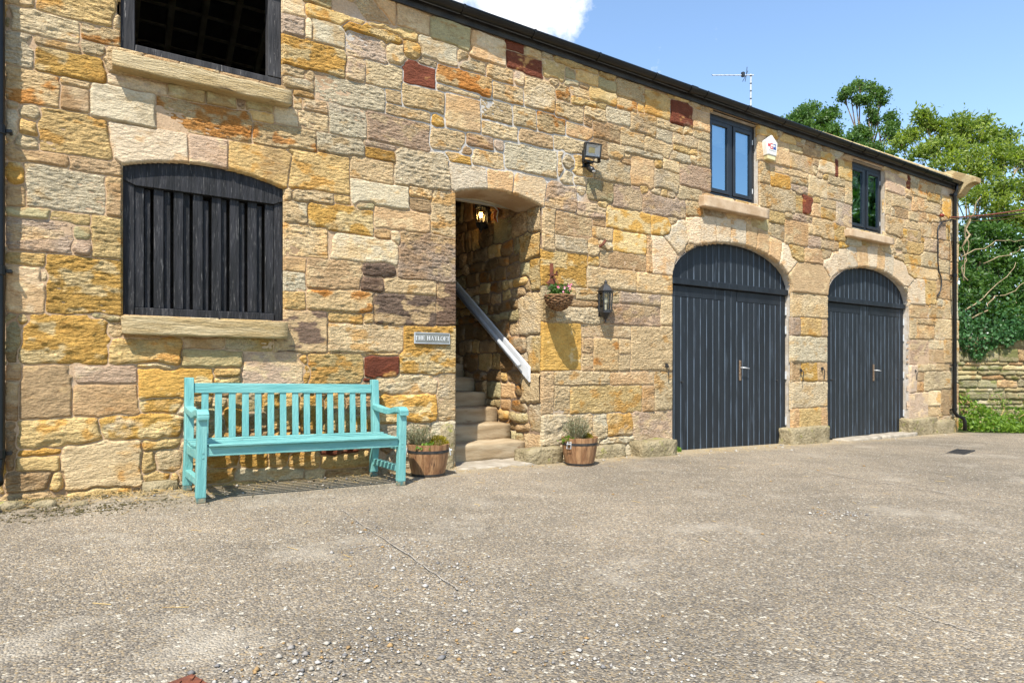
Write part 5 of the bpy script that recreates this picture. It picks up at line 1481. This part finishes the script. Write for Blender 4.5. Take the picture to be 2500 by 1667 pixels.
lantern((ST[1] - 0.03, 1.12, 3.02), -math.pi / 2, 'lit black lantern hanging inside the stair passage', True, 0.92)

# conduit and cable under the passage lintel
b = MB(); b.tube([(4.26, 0.60, 3.09), (4.26, 0.74, 3.06), (4.26, 0.86, 3.02), (4.26, 0.88, 2.95), (4.26, 0.80, 2.89)], 0.013, 8)
tag(b.build('orange_conduit', copper_pipe, smooth=True), 'orange flexible conduit curling down inside the stair passage', 'conduit')
b = MB(); b.tube([(3.3, 0.46, 2.99), (3.8, 0.46, 2.985), (4.05, 0.55, 3.0), (4.22, 0.72, 3.0), (4.25, 0.80, 2.94), (4.25, 0.78, 2.88)], 0.007, 6)
tag(b.build('grey_cable', grey_paint, smooth=True), 'thin grey cable running under the passage lintel', 'cable')
# ------------------------------------------------------------------ handrail
hr = empty('handrail', (4.29, 0.16, 1.05)); tag(hr, 'pale grey and white handrail on a board rising up the stairs', 'handrail')
s_ = 0.676; L = 1.9
d = Vector((0, 1, s_)).normalized()
b = MB(); b.hexa([(x, y, z + y * s_) for z in (-0.10, 0.075) for y in (0.0, L) for x in (-0.015, 0.012)]); b.build('backing_board', white_paint, hr, 0.004)
b = MB(); p0 = Vector((-0.075, 0.10, 0.10 * s_ + 0.02)); b.tube([p0, p0 + d * 0.01, p0 + d * 2.1], [0.022, 0.026, 0.026], 14); b.build('rail', grey_paint, hr, smooth=True)
for t in (0.12, 0.72, 1.35):
    q = p0 + d * t
    b = MB(); b.tube([q + Vector((0, 0, -0.02)), q + Vector((0.005, 0, -0.06)), (-0.012, q.y, q.z - 0.07)], 0.007, 6); b.build('rail_bracket', silver, hr)

# ------------------------------------------------------------------ name plaque
X0, Zt = P(1009, 811); X1, _ = P(1094, 811); Zb = P(1051, 839)[1]; Zt = P(1051, 813)[1]
cxp, czp = (X0 + X1) / 2, (Zt + Zb) / 2; wp, hp = (X1 - X0) / 2, (Zt - Zb) / 2
pq = empty('name_plaque', (cxp, -0.024, czp)); tag(pq, 'grey slate name plaque reading THE HAYLOFT beside the stairs', 'sign')
plq = pm('slate_plaque', lin(120, 122, 116), lin(108, 110, 105), 8, 0.55)
b = MB(); b.box(-wp, wp, -0.010, 0.006, -hp, hp); b.build('plate', plq, pq, 0.003)
b = MB(); e = 0.006
b.box(-wp - 0.002, wp + 0.002, -0.0125, 0.004, hp - e, hp + 0.002); b.box(-wp - 0.002, wp + 0.002, -0.0125, 0.004, -hp - 0.002, -hp + e); b.box(-wp - 0.002, -wp + e, -0.012, 0.004, -hp + e, hp - e); b.box(wp - e, wp + 0.002, -0.012, 0.004, -hp + e, hp - e)
b.build('rim', pm('plaque_rim', lin(176, 182, 186), None, 8, 0.4), pq)
def letters(txt, x, z, h, gap, yy, b):
    """plain roman capitals with serifs"""
    st, th, sf = 0.145 * h, 0.05 * h, 0.30 * h
    def V(cx_, w=st, z0=0.0, z1=1.0): b.box(cx_ - w / 2, cx_ + w / 2, yy, yy + 0.002, z + z0 * h, z + z1 * h)
    def Hh(xa_, xb_, zc, w=th): b.box(xa_, xb_, yy - 0.0002, yy + 0.0018, z + zc * h - w / 2, z + zc * h + w / 2)
    def S(cx_, top): Hh(cx_ - sf / 2, cx_ + sf / 2, 1 - 0.025 if top else 0.025)
    def Dg(xa_, za, xb_, zb_, w): b.bar((xa_, yy, z + za * h), (xb_, yy, z + zb_ * h), 0.002, w, up=(0, 0, 1)) if abs(xa_ - xb_) > 1e-6 else None
    def slant(xa_, za, xb_, zb_, w): b.add([(xa_ - w / 2, yy, z + za * h), (xa_ + w / 2, yy, z + za * h), (xb_ + w / 2, yy, z + zb_ * h), (xb_ - w / 2, yy, z + zb_ * h)], [(0, 1, 2, 3)])
    W_ = {'T': 0.78, 'H': 0.86, 'E': 0.68, 'A': 0.86, 'Y': 0.82, 'L': 0.66, 'O': 0.84, 'F': 0.64, ' ': 0.42}
    for ch in txt:
        w = W_[ch] * h
        if ch == 'T': V(x + w / 2); Hh(x, x + w, 0.975); S(x + w / 2, False); V(x + th, th * 1.2, 0.80, 1); V(x + w - th, th * 1.2, 0.80, 1)
        if ch == 'H':
            for c_ in (x + 0.17 * h, x + w - 0.17 * h): V(c_); S(c_, True); S(c_, False)
            Hh(x + 0.17 * h, x + w - 0.17 * h, 0.52)
        if ch in 'EF':
            V(x + 0.17 * h); S(x + 0.17 * h, False); Hh(x, x + w, 0.975); Hh(x + 0.17 * h, x + w * 0.75, 0.52); V(x + w - th / 2, th, 0.78, 1); V(x + w * 0.75, th, 0.40, 0.64)
            if ch == 'E': Hh(x, x + w, 0.025); V(x + w - th / 2, th, 0, 0.22)
        if ch == 'L': V(x + 0.17 * h); S(x + 0.17 * h, True); Hh(x, x + w, 0.025); V(x + w - th / 2, th, 0, 0.25)
        if ch == 'A': slant(x + 0.12 * h, 0, x + w / 2, 1, th * 1.2); slant(x + w - 0.15 * h, 0, x + w / 2, 1, st); Hh(x + 0.24 * h, x + w - 0.26 * h, 0.33); Hh(x - 0.02 * h, x + 0.24 * h, 0.025); Hh(x + w - 0.3 * h, x + w + 0.02 * h, 0.025)
        if ch == 'Y': V(x + w / 2, st, 0, 0.48); slant(x + 0.14 * h, 1, x + w / 2, 0.46, st); slant(x + w - 0.13 * h, 1, x + w / 2, 0.46, th * 1.2); Hh(x - 0.02 * h, x + 0.28 * h, 0.975); Hh(x + w - 0.26 * h, x + w + 0.02 * h, 0.975); S(x + w / 2, False)
        if ch == 'O':
            k_ = 24; v = []
            for q in range(k_):
                a_ = 2 * math.pi * q / k_
                v += [(x + w / 2 + w / 2 * math.cos(a_), yy, z + h * 0.5 + h * 0.52 * math.sin(a_)), (x + w / 2 + (w / 2 - st * 0.95) * math.cos(a_), yy, z + h * 0.5 + (h * 0.52 - th) * math.sin(a_))]
            b.add(v, [(2 * q, 2 * ((q + 1) % k_), 2 * ((q + 1) % k_) + 1, 2 * q + 1) for q in range(k_)])
        x += w + gap
    return x
hL = hp * 0.78
test = MB(); wtot = letters('THE HAYLOFT', 0, 0, hL, hL * 0.10, 0, test)
b = MB(); letters('THE HAYLOFT', -wtot / 2 + hL * 0.05, -hL / 2, hL, hL * 0.10, -0.0125, b)
b.build('lettering', pm('white_lettering', (0.85, 0.85, 0.83), None, 5, 0.6), pq)
for s in (-1, 1):
    b = MB(); b.tube([(s * wp * 0.91, -0.014, 0), (s * wp * 0.91, -0.008, 0)], 0.006, 8); b.build('screw', silver, pq)

# ------------------------------------------------------------------ floodlight
X, Z = P(1446, 372, -0.13)
flo = empty('floodlight', (X, 0, Z)); tag(flo, 'black security floodlight with sensor on the wall above the lanterns', 'floodlight')
tilt = Matrix.Rotation(R(-14), 4, 'Z') @ Matrix.Rotation(R(12), 4, 'X')
def tr(b, off=Vector((0, -0.13, 0.02))):
    b.v = [tuple((tilt @ Vector(p)) + off) for p in b.v]; return b
b = MB(); w, h = 0.105, 0.082
b.box(-w, w, -0.03, 0.03, h - 0.016, h); b.box(-w, w, -0.03, 0.03, -h, -h + 0.016); b.box(-w, -w + 0.016, -0.03, 0.03, -h + 0.016, h - 0.016); b.box(w - 0.016, w, -0.03, 0.03, -h + 0.016, h - 0.016); b.box(-w + 0.01, w - 0.01, 0.015, 0.035, -h + 0.01, h - 0.01)
tr(b).build('housing', lamp_black, flo, 0.004)
b = MB(); wi, hi = w - 0.018, h - 0.018
b.add([(-wi, -0.024, -hi), (wi, -0.024, -hi), (wi, -0.024, hi), (-wi, -0.024, hi), (-wi * .45, 0.012, -hi * .4), (wi * .45, 0.012, -hi * .4), (wi * .45, 0.012, hi * .5), (-wi * .45, 0.012, hi * .5)], [(0, 1, 5, 4), (1, 2, 6, 5), (2, 3, 7, 6), (3, 0, 4, 7)])
tr(b).build('reflector', pm('silver_reflector', (0.8, 0.8, 0.8), None, 4, 0.4, metallic=0.2), flo)
b = MB(); b.box(-wi * .45, wi * .45, 0.010, 0.014, -hi * .4, hi * .5); tr(b).build('led_chip', pm('yellow_led', lin(226, 206, 140), None, 5, 0.5), flo)
b = MB(); b.box(-wi, wi, -0.027, -0.025, -hi, hi); tr(b).build('front_glass', glass('flood_glass', 1.25), flo)
b = MB(); b.box(-0.115, 0.115, -0.10, -0.085, -0.10, -0.085); b.box(-0.122, -0.112, -0.14, -0.085, -0.10, 0.01); b.box(0.112, 0.122, -0.14, -0.085, -0.10, 0.01); b.box(-0.05, 0.05, -0.10, -0.012, -0.11, -0.085); b.box(-0.05, 0.05, -0.03, 0.0, -0.15, -0.06); b.build('yoke', lamp_black, flo, 0.003)
b = MB(); b.tube([(0, -0.06, -0.11), (0, -0.065, -0.15)], 0.018, 10); b.tube([(0.0, -0.055, -0.155), (0.02, -0.10, -0.19), (0.025, -0.12, -0.21)], [0.03, 0.034, 0.028], 12); b.build('sensor', lamp_black, flo, smooth=True)
b = MB(); b.lathe([(0.026, 0), (0.02, -0.014), (0.004, -0.02)], 12, (0.027, -0.122, -0.208)); b.build('sensor_lens', pm('sensor_white', (0.5, 0.5, 0.5), None, 5, 0.3), flo)

# ------------------------------------------------------------------ alarm box
X, Z = P(1881, 362, -0.05)
al = empty('alarm_box', (X, 0, Z)); tag(al, 'white five sided burglar alarm box with red and blue logo', 'alarm')
ox = [(-0.135, 0.085), (0.0, 0.185), (0.135, 0.085), (0.105, -0.115), (-0.105, -0.115)]
b = MB(); n5 = 5
v = [(x, 0.0, z) for x, z in ox] + [(x, -0.07, z) for x, z in ox] + [(x * 0.93, -0.082, z * 0.93 + 0.002) for x, z in ox]
f = [(10, 11, 12, 13, 14)] + [(k, (k + 1) % 5, (k + 1) % 5 + 5, k + 5) for k in range(5)] + [(k + 5, (k + 1) % 5 + 5, (k + 1) % 5 + 10, k + 10) for k in range(5)]
b.add(v, f).build('cover', pm('alarm_white', lin(236, 234, 226, 0.92), lin(226, 222, 210, 0.92), 4, 0.4), al, 0.004)
b = MB(); b.prism([(-0.098, -0.117), (0.098, -0.117), (0.088, -0.175), (-0.088, -0.175)], -0.072, 0.0); b.build('strobe_lens', pm('cream_lens', lin(226, 214, 160, 0.9), lin(214, 200, 146, 0.9), 5, 0.3), al, 0.006)
redm = pm('logo_red', lin(214, 30, 48), None, 4, 0.5); blum = pm('logo_blue', lin(30, 84, 170), None, 4, 0.5); gre = pm('logo_grey', lin(170, 178, 190), None, 4, 0.5)
yy = -0.0845
b = MB()
b.add([(-0.108, yy, 0.005), (-0.062, yy, 0.005), (-0.058, yy, 0.03), (-0.070, yy, 0.048), (-0.074, yy, 0.034), (-0.084, yy, 0.066), (-0.092, yy, 0.036), (-0.104, yy, 0.044)], [(0, 1, 2, 3, 4, 5, 6, 7)])
gx0, gx1 = -0.050, 0.012
for q in ((gx0, gx1, 0.046, 0.056), (gx0, gx1, -0.024, -0.014), (gx0, gx0 + 0.012, -0.014, 0.046), (gx1 - 0.012, gx1, -0.014, 0.014), (-0.022, gx1 - 0.012, 0.006, 0.014)): b.box(q[0], q[1], yy, yy + 0.002, q[2], q[3])
b.build('logo_red', redm, al)
b = MB(); px0, px1 = 0.022, 0.084
for q in ((px0, px1, 0.046, 0.056), (px0, px1, 0.006, 0.016), (px0, px0 + 0.013, -0.024, 0.006), (px1 - 0.012, px1, 0.016, 0.046), (px0 + 0.016, px1, -0.024, 0.000)): b.box(q[0], q[1], yy, yy + 0.002, q[2], q[3])
b.build('logo_blue', blum, al)
b = MB()
for k in range(14): b.box(-0.078 + k * 0.0115, -0.071 + k * 0.0115, yy, yy + 0.002, -0.052, -0.042)
b.build('small_print', gre, al)

# ------------------------------------------------------------------ aerial
base = at(1833, 268, 13.35)
ar = empty('television_aerial', (base.x, base.y, 5.9)); tag(ar, 'television aerial on a mast standing above the roof', 'aerial')
top_z = at(1834, 184, 13.35).z - 5.9
b = MB(); b.tube([(0, 0, -0.2), (0, 0, top_z + 0.02)], 0.017, 8); b.build('mast', silver, ar)
for k in range(5):
    b = MB(); z = 0.56 + k * 0.155; b.tube([(0, 0, z), (0, 0, z + 0.02)], 0.021, 8); b.build('tape_band', lamp_black, ar)
rdir = Vector((CY, -SY, 0)); fdir = Vector((SY, CY, 0))
bo = Vector((0, 0, top_z)); A_ = bo - rdir * 0.79; B_ = bo + rdir * 0.06
b = MB(); b.tube([A_, B_], 0.011, 6); b.build('boom', silver, ar)
for k in range(8):
    q = A_ + rdir * (0.0 + k * 0.088); el = MB(); u_ = (fdir * 0.7 + Vector((0, 0, 0.45)) + rdir * 0.12).normalized()
    el.tube([q - u_ * 0.07, q + u_ * 0.07], 0.006, 5); el.build('director', lamp_black, ar)
b = MB(); q = bo - rdir * 0.16; b.box(q.x - 0.03, q.x + 0.03, q.y - 0.03, q.y + 0.03, q.z - 0.035, q.z + 0.06); b.build('dipole_box', lamp_black, ar, 0.006)
b = MB()
for s in (-1, 1):
    q = bo - rdir * 0.09
    b.tube([q, q + Vector((0, 0, s * 0.15)) + rdir * 0.0 - fdir * 0.04 + rdir * (0.0 if s > 0 else -0.04)], 0.006, 5)
    b.tube([q + fdir * 0.05, q + fdir * 0.05 + Vector((0, 0, s * 0.11)) + rdir * (0.05 if s > 0 else -0.06)], 0.006, 5)
b.build('reflector_rods', lamp_black, ar)

# ------------------------------------------------------------------ cables at the corner
X, Z = P(2311, 532)
end = at(2620, 486, 9.5); end2 = at(2620, 500, 9.5)
def sag(a, c, s, n=12): return [Vector(a).lerp(Vector(c), k / n) - Vector((0, 0, s * 4 * (k / n) * (1 - k / n))) for k in range(n + 1)]
b = MB(); b.tube(sag((X, -0.05, Z), end, 0.06), 0.011, 6)
tag(b.build('overhead_wire', red_cable, smooth=True), 'faded red overhead wire leaving the barn corner', 'wire')
b = MB(); b.tube(sag((X + 0.02, -0.05, Z - 0.02), end - Vector((0, 0, 0.03)), 0.14), 0.004, 5)
tag(b.build('stay_wire', straw_mat, smooth=True), 'thin pale stay wire just under the red overhead wire', 'wire')
wp_ = [(2311, 540), (2300, 543), (2291, 553), (2289, 568), (2290, 600), (2290, 640), (2292, 662), (2297, 676), (2299, 694), (2296, 710), (2288, 724)]
pts = [(*P(px, py, -0.03)[:1], -0.03, P(px, py, -0.03)[1]) for px, py in wp_]
b = MB(); b.tube(list(reversed(pts)) + sag((X + 0.05, -0.13, Z - 0.03), end2, 0.05), 0.012, 6)
tag(b.build('black_cable', cable_mat, smooth=True), 'black cable running down the wall and out past the corner', 'cable')
X, Z = P(2291, 527)
b = MB(); b.lathe([(0.02, 0), (0.035, 0.01), (0.03, 0.03), (0.02, 0.035), (0.035, 0.045), (0.028, 0.07), (0.018, 0.08)], 10); b.v = [(X - p[2] + 0.06, -0.05 + p[1], Z + p[0] * 1.0) for p in b.v]
tag(b.build('wire_insulator', pm('brown_glaze', lin(140, 52, 30), None, 5, 0.25), smooth=True), 'brown glazed wire insulator near the barn corner', 'insulator')

# ------------------------------------------------------------------ garden wall right of the barn
DIRW = Vector((CY, -SY, 0)); NRM = Vector((-SY, -CY, 0))
W0 = at(2330, 903, 14.0); W0.z = 0; W0 = W0 - DIRW * 1.15
gw = tag(link('garden_wall', bpy.data.meshes.new('garden_wall')), 'mossy dry stone garden wall beyond the barn corner', 'wall')
rr = random.Random(21); gs = []
z = -0.35
while z < 1.70:
    hgt = rr.choice([0.07, 0.09, 0.12, 0.16]) if z < 1.2 else rr.uniform(0.22, 0.30)
    x = rr.uniform(-0.2, 0)
    while x < 4.9:
        w = rr.uniform(0.16, 0.5) * (1.0 if hgt > 0.1 else 1.2)
        gs.append(dict(u0=x, u1=x + w, v0=z + rr.uniform(-0.012, 0.012), v1=z + hgt + rr.uniform(-0.01, 0.01), tone=rr.choice('xvxvxb'), style=rr.choice('hhs')))
        x += w + 0.014
    z += hgt + 0.012
def map_gw(u, v, h): return W0.x + DIRW.x * u + NRM.x * h, W0.y + DIRW.y * u + NRM.y * h, v
me, _ = stonework(gw, map_gw, 0, 4.8, -0.4, 1.72, 0.02, gs, [], max_parts=250, mortar_col=lambda u, v: np.tile(np.array([0.05, 0.045, 0.03, 0.3]), (len(u), 1)), seed=17, recess=0.035, proud=(-0.01, 0.03), gap=0.006, nfill=60, fill_tones='xvb')
gw.data = me; me.materials.append(mortar_mat)
for k in range(9):
    u0 = k * 0.54; 
    rb_ = rough_block(u0, u0 + 0.53, -0.04, 0.42, 1.70, 1.79 + 0.02 * math.sin(k * 3), footing_mat, gw, 'cope_stone', 80 + k, 0.018, 0.05, 0.03)
    for v_ in rb_.data.vertices:
        c_ = v_.co.copy(); q = W0 + DIRW * c_.x - NRM * c_.y; v_.co = (q.x, q.y, c_.z)
b = MB(); q = [W0 - NRM * 0.03, W0 + DIRW * 4.8 - NRM * 0.03, W0 + DIRW * 4.8 - NRM * 0.40, W0 - NRM * 0.40]
b.add([(p.x, p.y, zz) for zz in (-0.5, 1.70) for p in q], [(0, 1, 2, 3), (7, 6, 5, 4), (0, 4, 5, 1), (1, 5, 6, 2), (2, 6, 7, 3), (3, 7, 4, 0)]); b.build('wall_core', footing_mat, gw)

# ------------------------------------------------------------------ trees and plants
def tree(name, lab, base, lumps, leaf, lsize, per, grp=None, trunk_r=0.16, bk=bark, fork=0.35, aspect=0.55, sub=0.30, tint=None, twigs=5):
    root = empty(name, base); tag(root, lab, 'tree', grp)
    base = Vector(base)
    L = [(Vector(p) - base, r) for p, r in lumps]
    cen = sum((p for p, _ in L), Vector()) / len(L)
    ft = Vector((cen.x * 0.5, cen.y * 0.5, max(0.5, cen.z * fork)))
    b = MB(); b.tube([(0, 0, -0.3), ft * 0.5 + Vector((0.1, 0.05, 0)), ft], [trunk_r, trunk_r * 0.85, trunk_r * 0.7], 9)
    pos, size, tn = [], [], []
    for p, r in L:
        mid = ft.lerp(p, 0.5) + Vector((random.gauss(0, 0.2), random.gauss(0, 0.2), random.uniform(0, 0.4)))
        b.tube([ft, ft.lerp(mid, 0.5) + Vector((random.gauss(0, .08), random.gauss(0, .08), 0)), mid, p], [trunk_r * 0.30, trunk_r * 0.22, trunk_r * 0.15, trunk_r * 0.07], 6)
        k_ = max(7, int(per * r * r / 34))
        for q in range(k_):
            u_ = Vector((random.gauss(0, 1), random.gauss(0, 1), random.gauss(0, 1))).normalized()
            rr_ = r * random.uniform(0.2, 1.05) ** 0.8
            c_ = p + Vector((u_.x * rr_, u_.y * rr_, u_.z * rr_ * 0.85))
            if q < twigs * 2: b.tube([p.lerp(mid, 0.25), p.lerp(c_, 0.6) + Vector((random.gauss(0, .05), random.gauss(0, .05), random.gauss(0, .05))), c_], [trunk_r * 0.06, trunk_r * 0.04, trunk_r * 0.02], 4, cap=False)
            sr = sub * random.uniform(0.6, 1.2)
            tq = random.uniform(0.1, 0.9) * (0.55 + 0.45 * max(0, u_.z * 0.5 + 0.5))  # clump shading put into the leaf tint, paler towards the top
            for _ in range(60):
                tn.append(tq)
                g = Vector((random.gauss(0, 1), random.gauss(0, 1), random.gauss(0, 0.7))) * sr * 0.5
                pos.append(c_ + g)
    b.build('trunk', bk, root, smooth=True)
    leafmesh('crown', pos, lsize, leaf, aspect, 0.3, root, np.array(tn))
    return root
def lump(px, py, d, rpx): return (at(px, py, d), rpx * d / FPX)
tree('oak_tree', 'low rounded oak crown showing just above the roof gutter', (at(1985, 903, 30).x, at(1985, 903, 30).y, -0.2),
     [lump(*q) for q in ((1925, 318, 30, 26), (1950, 290, 30.5, 28), (1978, 278, 31, 24), (2005, 300, 30, 26), (2028, 275, 30.5, 18), (1975, 330, 30, 34), (2020, 340, 29.5, 34), (2050, 365, 29, 30), (1940, 350, 29.5, 30), (2075, 385, 29, 28))], oak_leaf, 0.15, 3200, 'oaks behind the barn', 0.22, bark, 0.82)
tree('oak_tree', 'tall open oak with a narrow high crown behind the barn', (at(2110, 903, 33).x, at(2110, 903, 33).y, -0.2),
     [lump(*q) for q in ((2060, 238, 33, 18), (2075, 222, 33, 16), (2100, 206, 33.5, 17), (2125, 222, 33, 18), (2145, 228, 33, 14), (2150, 250, 33, 14), (2118, 248, 33, 18), (2090, 250, 33, 14), (2128, 275, 33, 15), (2140, 292, 33, 16), (2172, 288, 33, 17), (2186, 305, 33, 12), (2165, 315, 32.5, 18), (2178, 335, 33, 10), (2095, 318, 32.5, 16), (2078, 340, 32, 20), (2110, 335, 32.5, 20), (2095, 362, 32, 24), (2130, 365, 32, 22), (2160, 378, 32, 20), (2125, 395, 32, 24), (2085, 390, 32, 20))], oak_leaf, 0.14, 2600, 'oaks behind the barn', 0.24, bark, 0.80)
el = []
for q in ((2200, 352, 20, 14), (2225, 330, 20, 12), (2250, 285, 20, 9), (2262, 300, 20, 10), (2285, 310, 20, 11), (2240, 375, 19.5, 22), (2275, 360, 19.5, 26), (2310, 330, 20, 24), (2345, 300, 20, 18), (2360, 320, 20, 22), (2395, 300, 20.5, 13), (2385, 340, 20, 26), (2330, 365, 19.5, 30), (2370, 385, 19, 32), (2415, 370, 19.5, 28), (2300, 395, 19, 26), (2420, 330, 20, 14), (2455, 335, 20.5, 13), (2462, 365, 20, 18), (2450, 400, 19.5, 30), (2490, 385, 20, 24), (2520, 400, 20, 34), (2400, 430, 19, 34), (2350, 430, 19, 30), (2460, 450, 19, 34), (2510, 470, 19, 36), (2390, 480, 18.5, 30), (2440, 500, 18.5, 34), (2500, 530, 18.5, 36), (2565, 440, 19, 45), (2570, 540, 19, 45)):
    el.append(lump(*q))
tree('elder_tree', 'bright yellow green elder tree spreading above the garden wall', (at(2410, 903, 19.5).x, at(2410, 903, 19.5).y, -0.2), el, elder_leaf, 0.15, 2300, None, 0.11, branch_mat, 0.30, 0.38, 0.30, None, 6)
bu = [lump(*q) for q in ((2370, 560, 17.5, 24), (2420, 570, 17.5, 32), (2480, 590, 17.5, 36), (2390, 620, 17, 30), (2440, 640, 17, 36), (2500, 650, 17, 40), (2370, 680, 16.8, 28), (2410, 700, 16.6, 34), (2460, 710, 16.6, 38), (2520, 720, 16.6, 40), (2380, 740, 16.4, 32), (2440, 770, 16.4, 36), (2500, 780, 16.4, 40), (2570, 640, 17, 50), (2570, 760, 17, 50), (2350, 600, 17.5, 20), (2345, 660, 17.2, 22), (2350, 780, 16.6, 26), (2360, 720, 19.5, 36), (2420, 660, 19.5, 40), (2480, 740, 19.5, 42), (2400, 800, 18, 40), (2480, 820, 18, 40), (2540, 820, 18, 40), (2360, 820, 18, 34), (2390, 560, 19, 30), (2470, 540, 19, 34))]
tree('hazel_bush', 'dark green overgrown bush filling the gap behind the garden wall', (at(2430, 903, 17.2).x, at(2430, 903, 17.2).y, -0.2), bu, bush_leaf, 0.115, 3400, None, 0.09, branch_mat, 0.25, 0.6, 0.26, None, 4)
# bare branches arching over the wall
bb = empty('bare_branches', (at(2420, 903, 15.6).x, at(2420, 903, 15.6).y, 0)); tag(bb, 'pale bare branches arching out over the garden wall', 'branches')
o_ = Vector(bb.location)
for k, path in enumerate((((2345, 690), (2352, 600), (2350, 545)), ((2352, 600), (2375, 530), (2395, 480)), ((2350, 625), (2430, 590), (2500, 585)), ((2365, 790), (2420, 735), (2500, 690)), ((2350, 760), (2400, 730), (2480, 640)), ((2358, 690), (2365, 590), (2357, 500)), ((2400, 640), (2470, 620), (2500, 600)))):
    dd_ = 15.6 + 0.15 * math.sin(k * 2.1)
    pts = []
    for i in range(len(path) - 1):
        for q in range(5):
            t = q / 5; a_ = at(*path[i], dd_).lerp(at(*path[i + 1], dd_), t); pts.append(a_ - o_ + Vector((random.gauss(0, .02), random.gauss(0, .05), random.gauss(0, .02))))
    pts.append(at(*path[-1], dd_) - o_)
    r0_ = random.uniform(0.010, 0.026)
    b = MB(); b.tube(pts, [r0_ * (1 - 0.75 * i / len(pts)) for i in range(len(pts))], 6); b.build('branch', branch_mat, bb, smooth=True)
# ivy over the wall top
pos = []
for k in range(5200):
    u = random.uniform(0.0, 4.8); z = 1.76 + 0.10 * math.sin(u * 3) - 0.02
    mode = random.random()
    if mode < 0.55:
        hang = 0.10 + 0.16 * max(0, math.sin(u * 4.3 + 1)) + 0.10 * max(0, math.sin(u * 9)); p = W0 + DIRW * u + NRM * random.uniform(0.03, 0.14); p.z = z + random.uniform(-hang, 0.16)
    else:
        p = W0 + DIRW * u - NRM * random.uniform(0, 0.9); p.z = 1.80 + abs(random.gauss(0, 0.38))
    pos.append(p)
iv = empty('ivy', (W0.x + 2, W0.y - 1.2, 1.75)); tag(iv, 'glossy dark green ivy trailing over the top of the garden wall', 'ivy')
pos = np.array(pos) - np.array(iv.location)
leafmesh('leaves', pos, 0.075, ivy_leaf, 0.85, 0.2, iv)
# weeds at the foot of the garden wall
pos, tn = [], []
for k in range(5200):
    u = random.uniform(0.9, 4.8); out = random.uniform(0.02, 1.15)
    p = W0 + DIRW * u + NRM * out
    hmax = (0.30 + 0.28 * max(0, math.sin(u * 2.6 - 1.8)) + 0.18 * max(0, math.sin(u * 6.1))) * (1.15 - 0.75 * out)
    if (p.x - 14.1) * 0.555 + (p.y + 0.05) * 0.832 < 0.12 + 0.1 * math.sin(u * 7): continue
    p.z = gz(p.x) + random.uniform(0, max(0.04, hmax)); pos.append(p)
wo = leafmesh('weeds', np.array(pos), 0.085, weed_leaf, 0.5, 0.5)
tag(wo, 'bright green nettles and weeds at the foot of the garden wall', 'weeds', kind='stuff')
for k, (px, py, h_) in enumerate(((2440, 1000, 0.75), (2425, 1010, 0.6), (2490, 1010, 0.7))):
    p = at(px, 1040, 13.4); p.z = gz(p.x)
    root = empty('flowering_weed', p); tag(root, ('tall thin weed with pale seed heads against the garden wall', 'slender upright weed stem beside the tallest weed', 'leafy tall weed with yellow flowers at the right edge')[k], 'weed')
    b = MB(); st = [Vector((random.gauss(0, 0.02) * i, random.gauss(0, 0.02) * i, h_ * i / 5)) for i in range(6)]
    b.tube(st, 0.006, 4); b.build('stem', weed_leaf if False else straw_mat, root)
    ps2 = [st[random.randrange(2, 6)] + Vector((random.gauss(0, 0.07), random.gauss(0, 0.07), random.gauss(0, 0.04))) for _ in range(90)]
    leafmesh('foliage', ps2, 0.06, weed_leaf, 0.4, 0.4, root)
# a tuft of green at the door foot
p = gp(1660, 1104)
root = empty('door_foot_weed', (p.x, p.y + 0.03, p.z)); tag(root, 'tiny green weed at the foot of the first double door', 'weed')
leafmesh('foliage', [(random.gauss(0, .025), random.gauss(0, .02), random.uniform(0, .06)) for _ in range(60)], 0.035, weed_leaf, 0.7, 0.5, root)
# trees across the yard, out of the picture: what the far window mirrors
for k, (x, y, h_) in enumerate(((25, -7.6, 9.0), (31, -10.5, 11.0), (37, -9, 12.0))):
    lm = [((x + random.gauss(0, 1.6), y + random.gauss(0, 1.6), gz(x) + h_ * random.uniform(0.35, 1.0)), random.uniform(0.9, 1.5)) for _ in range(12)]
    tree('yard_tree', ('leafy tree across the yard outside the picture on the right', 'taller leafy tree across the yard outside the picture', 'farthest leafy tree across the yard outside the picture')[k], (x, y, gz(x) - 0.1), lm, bush_leaf, 0.30, 700, None, 0.2, bark, 0.4, 0.6, 0.5, None, 1)
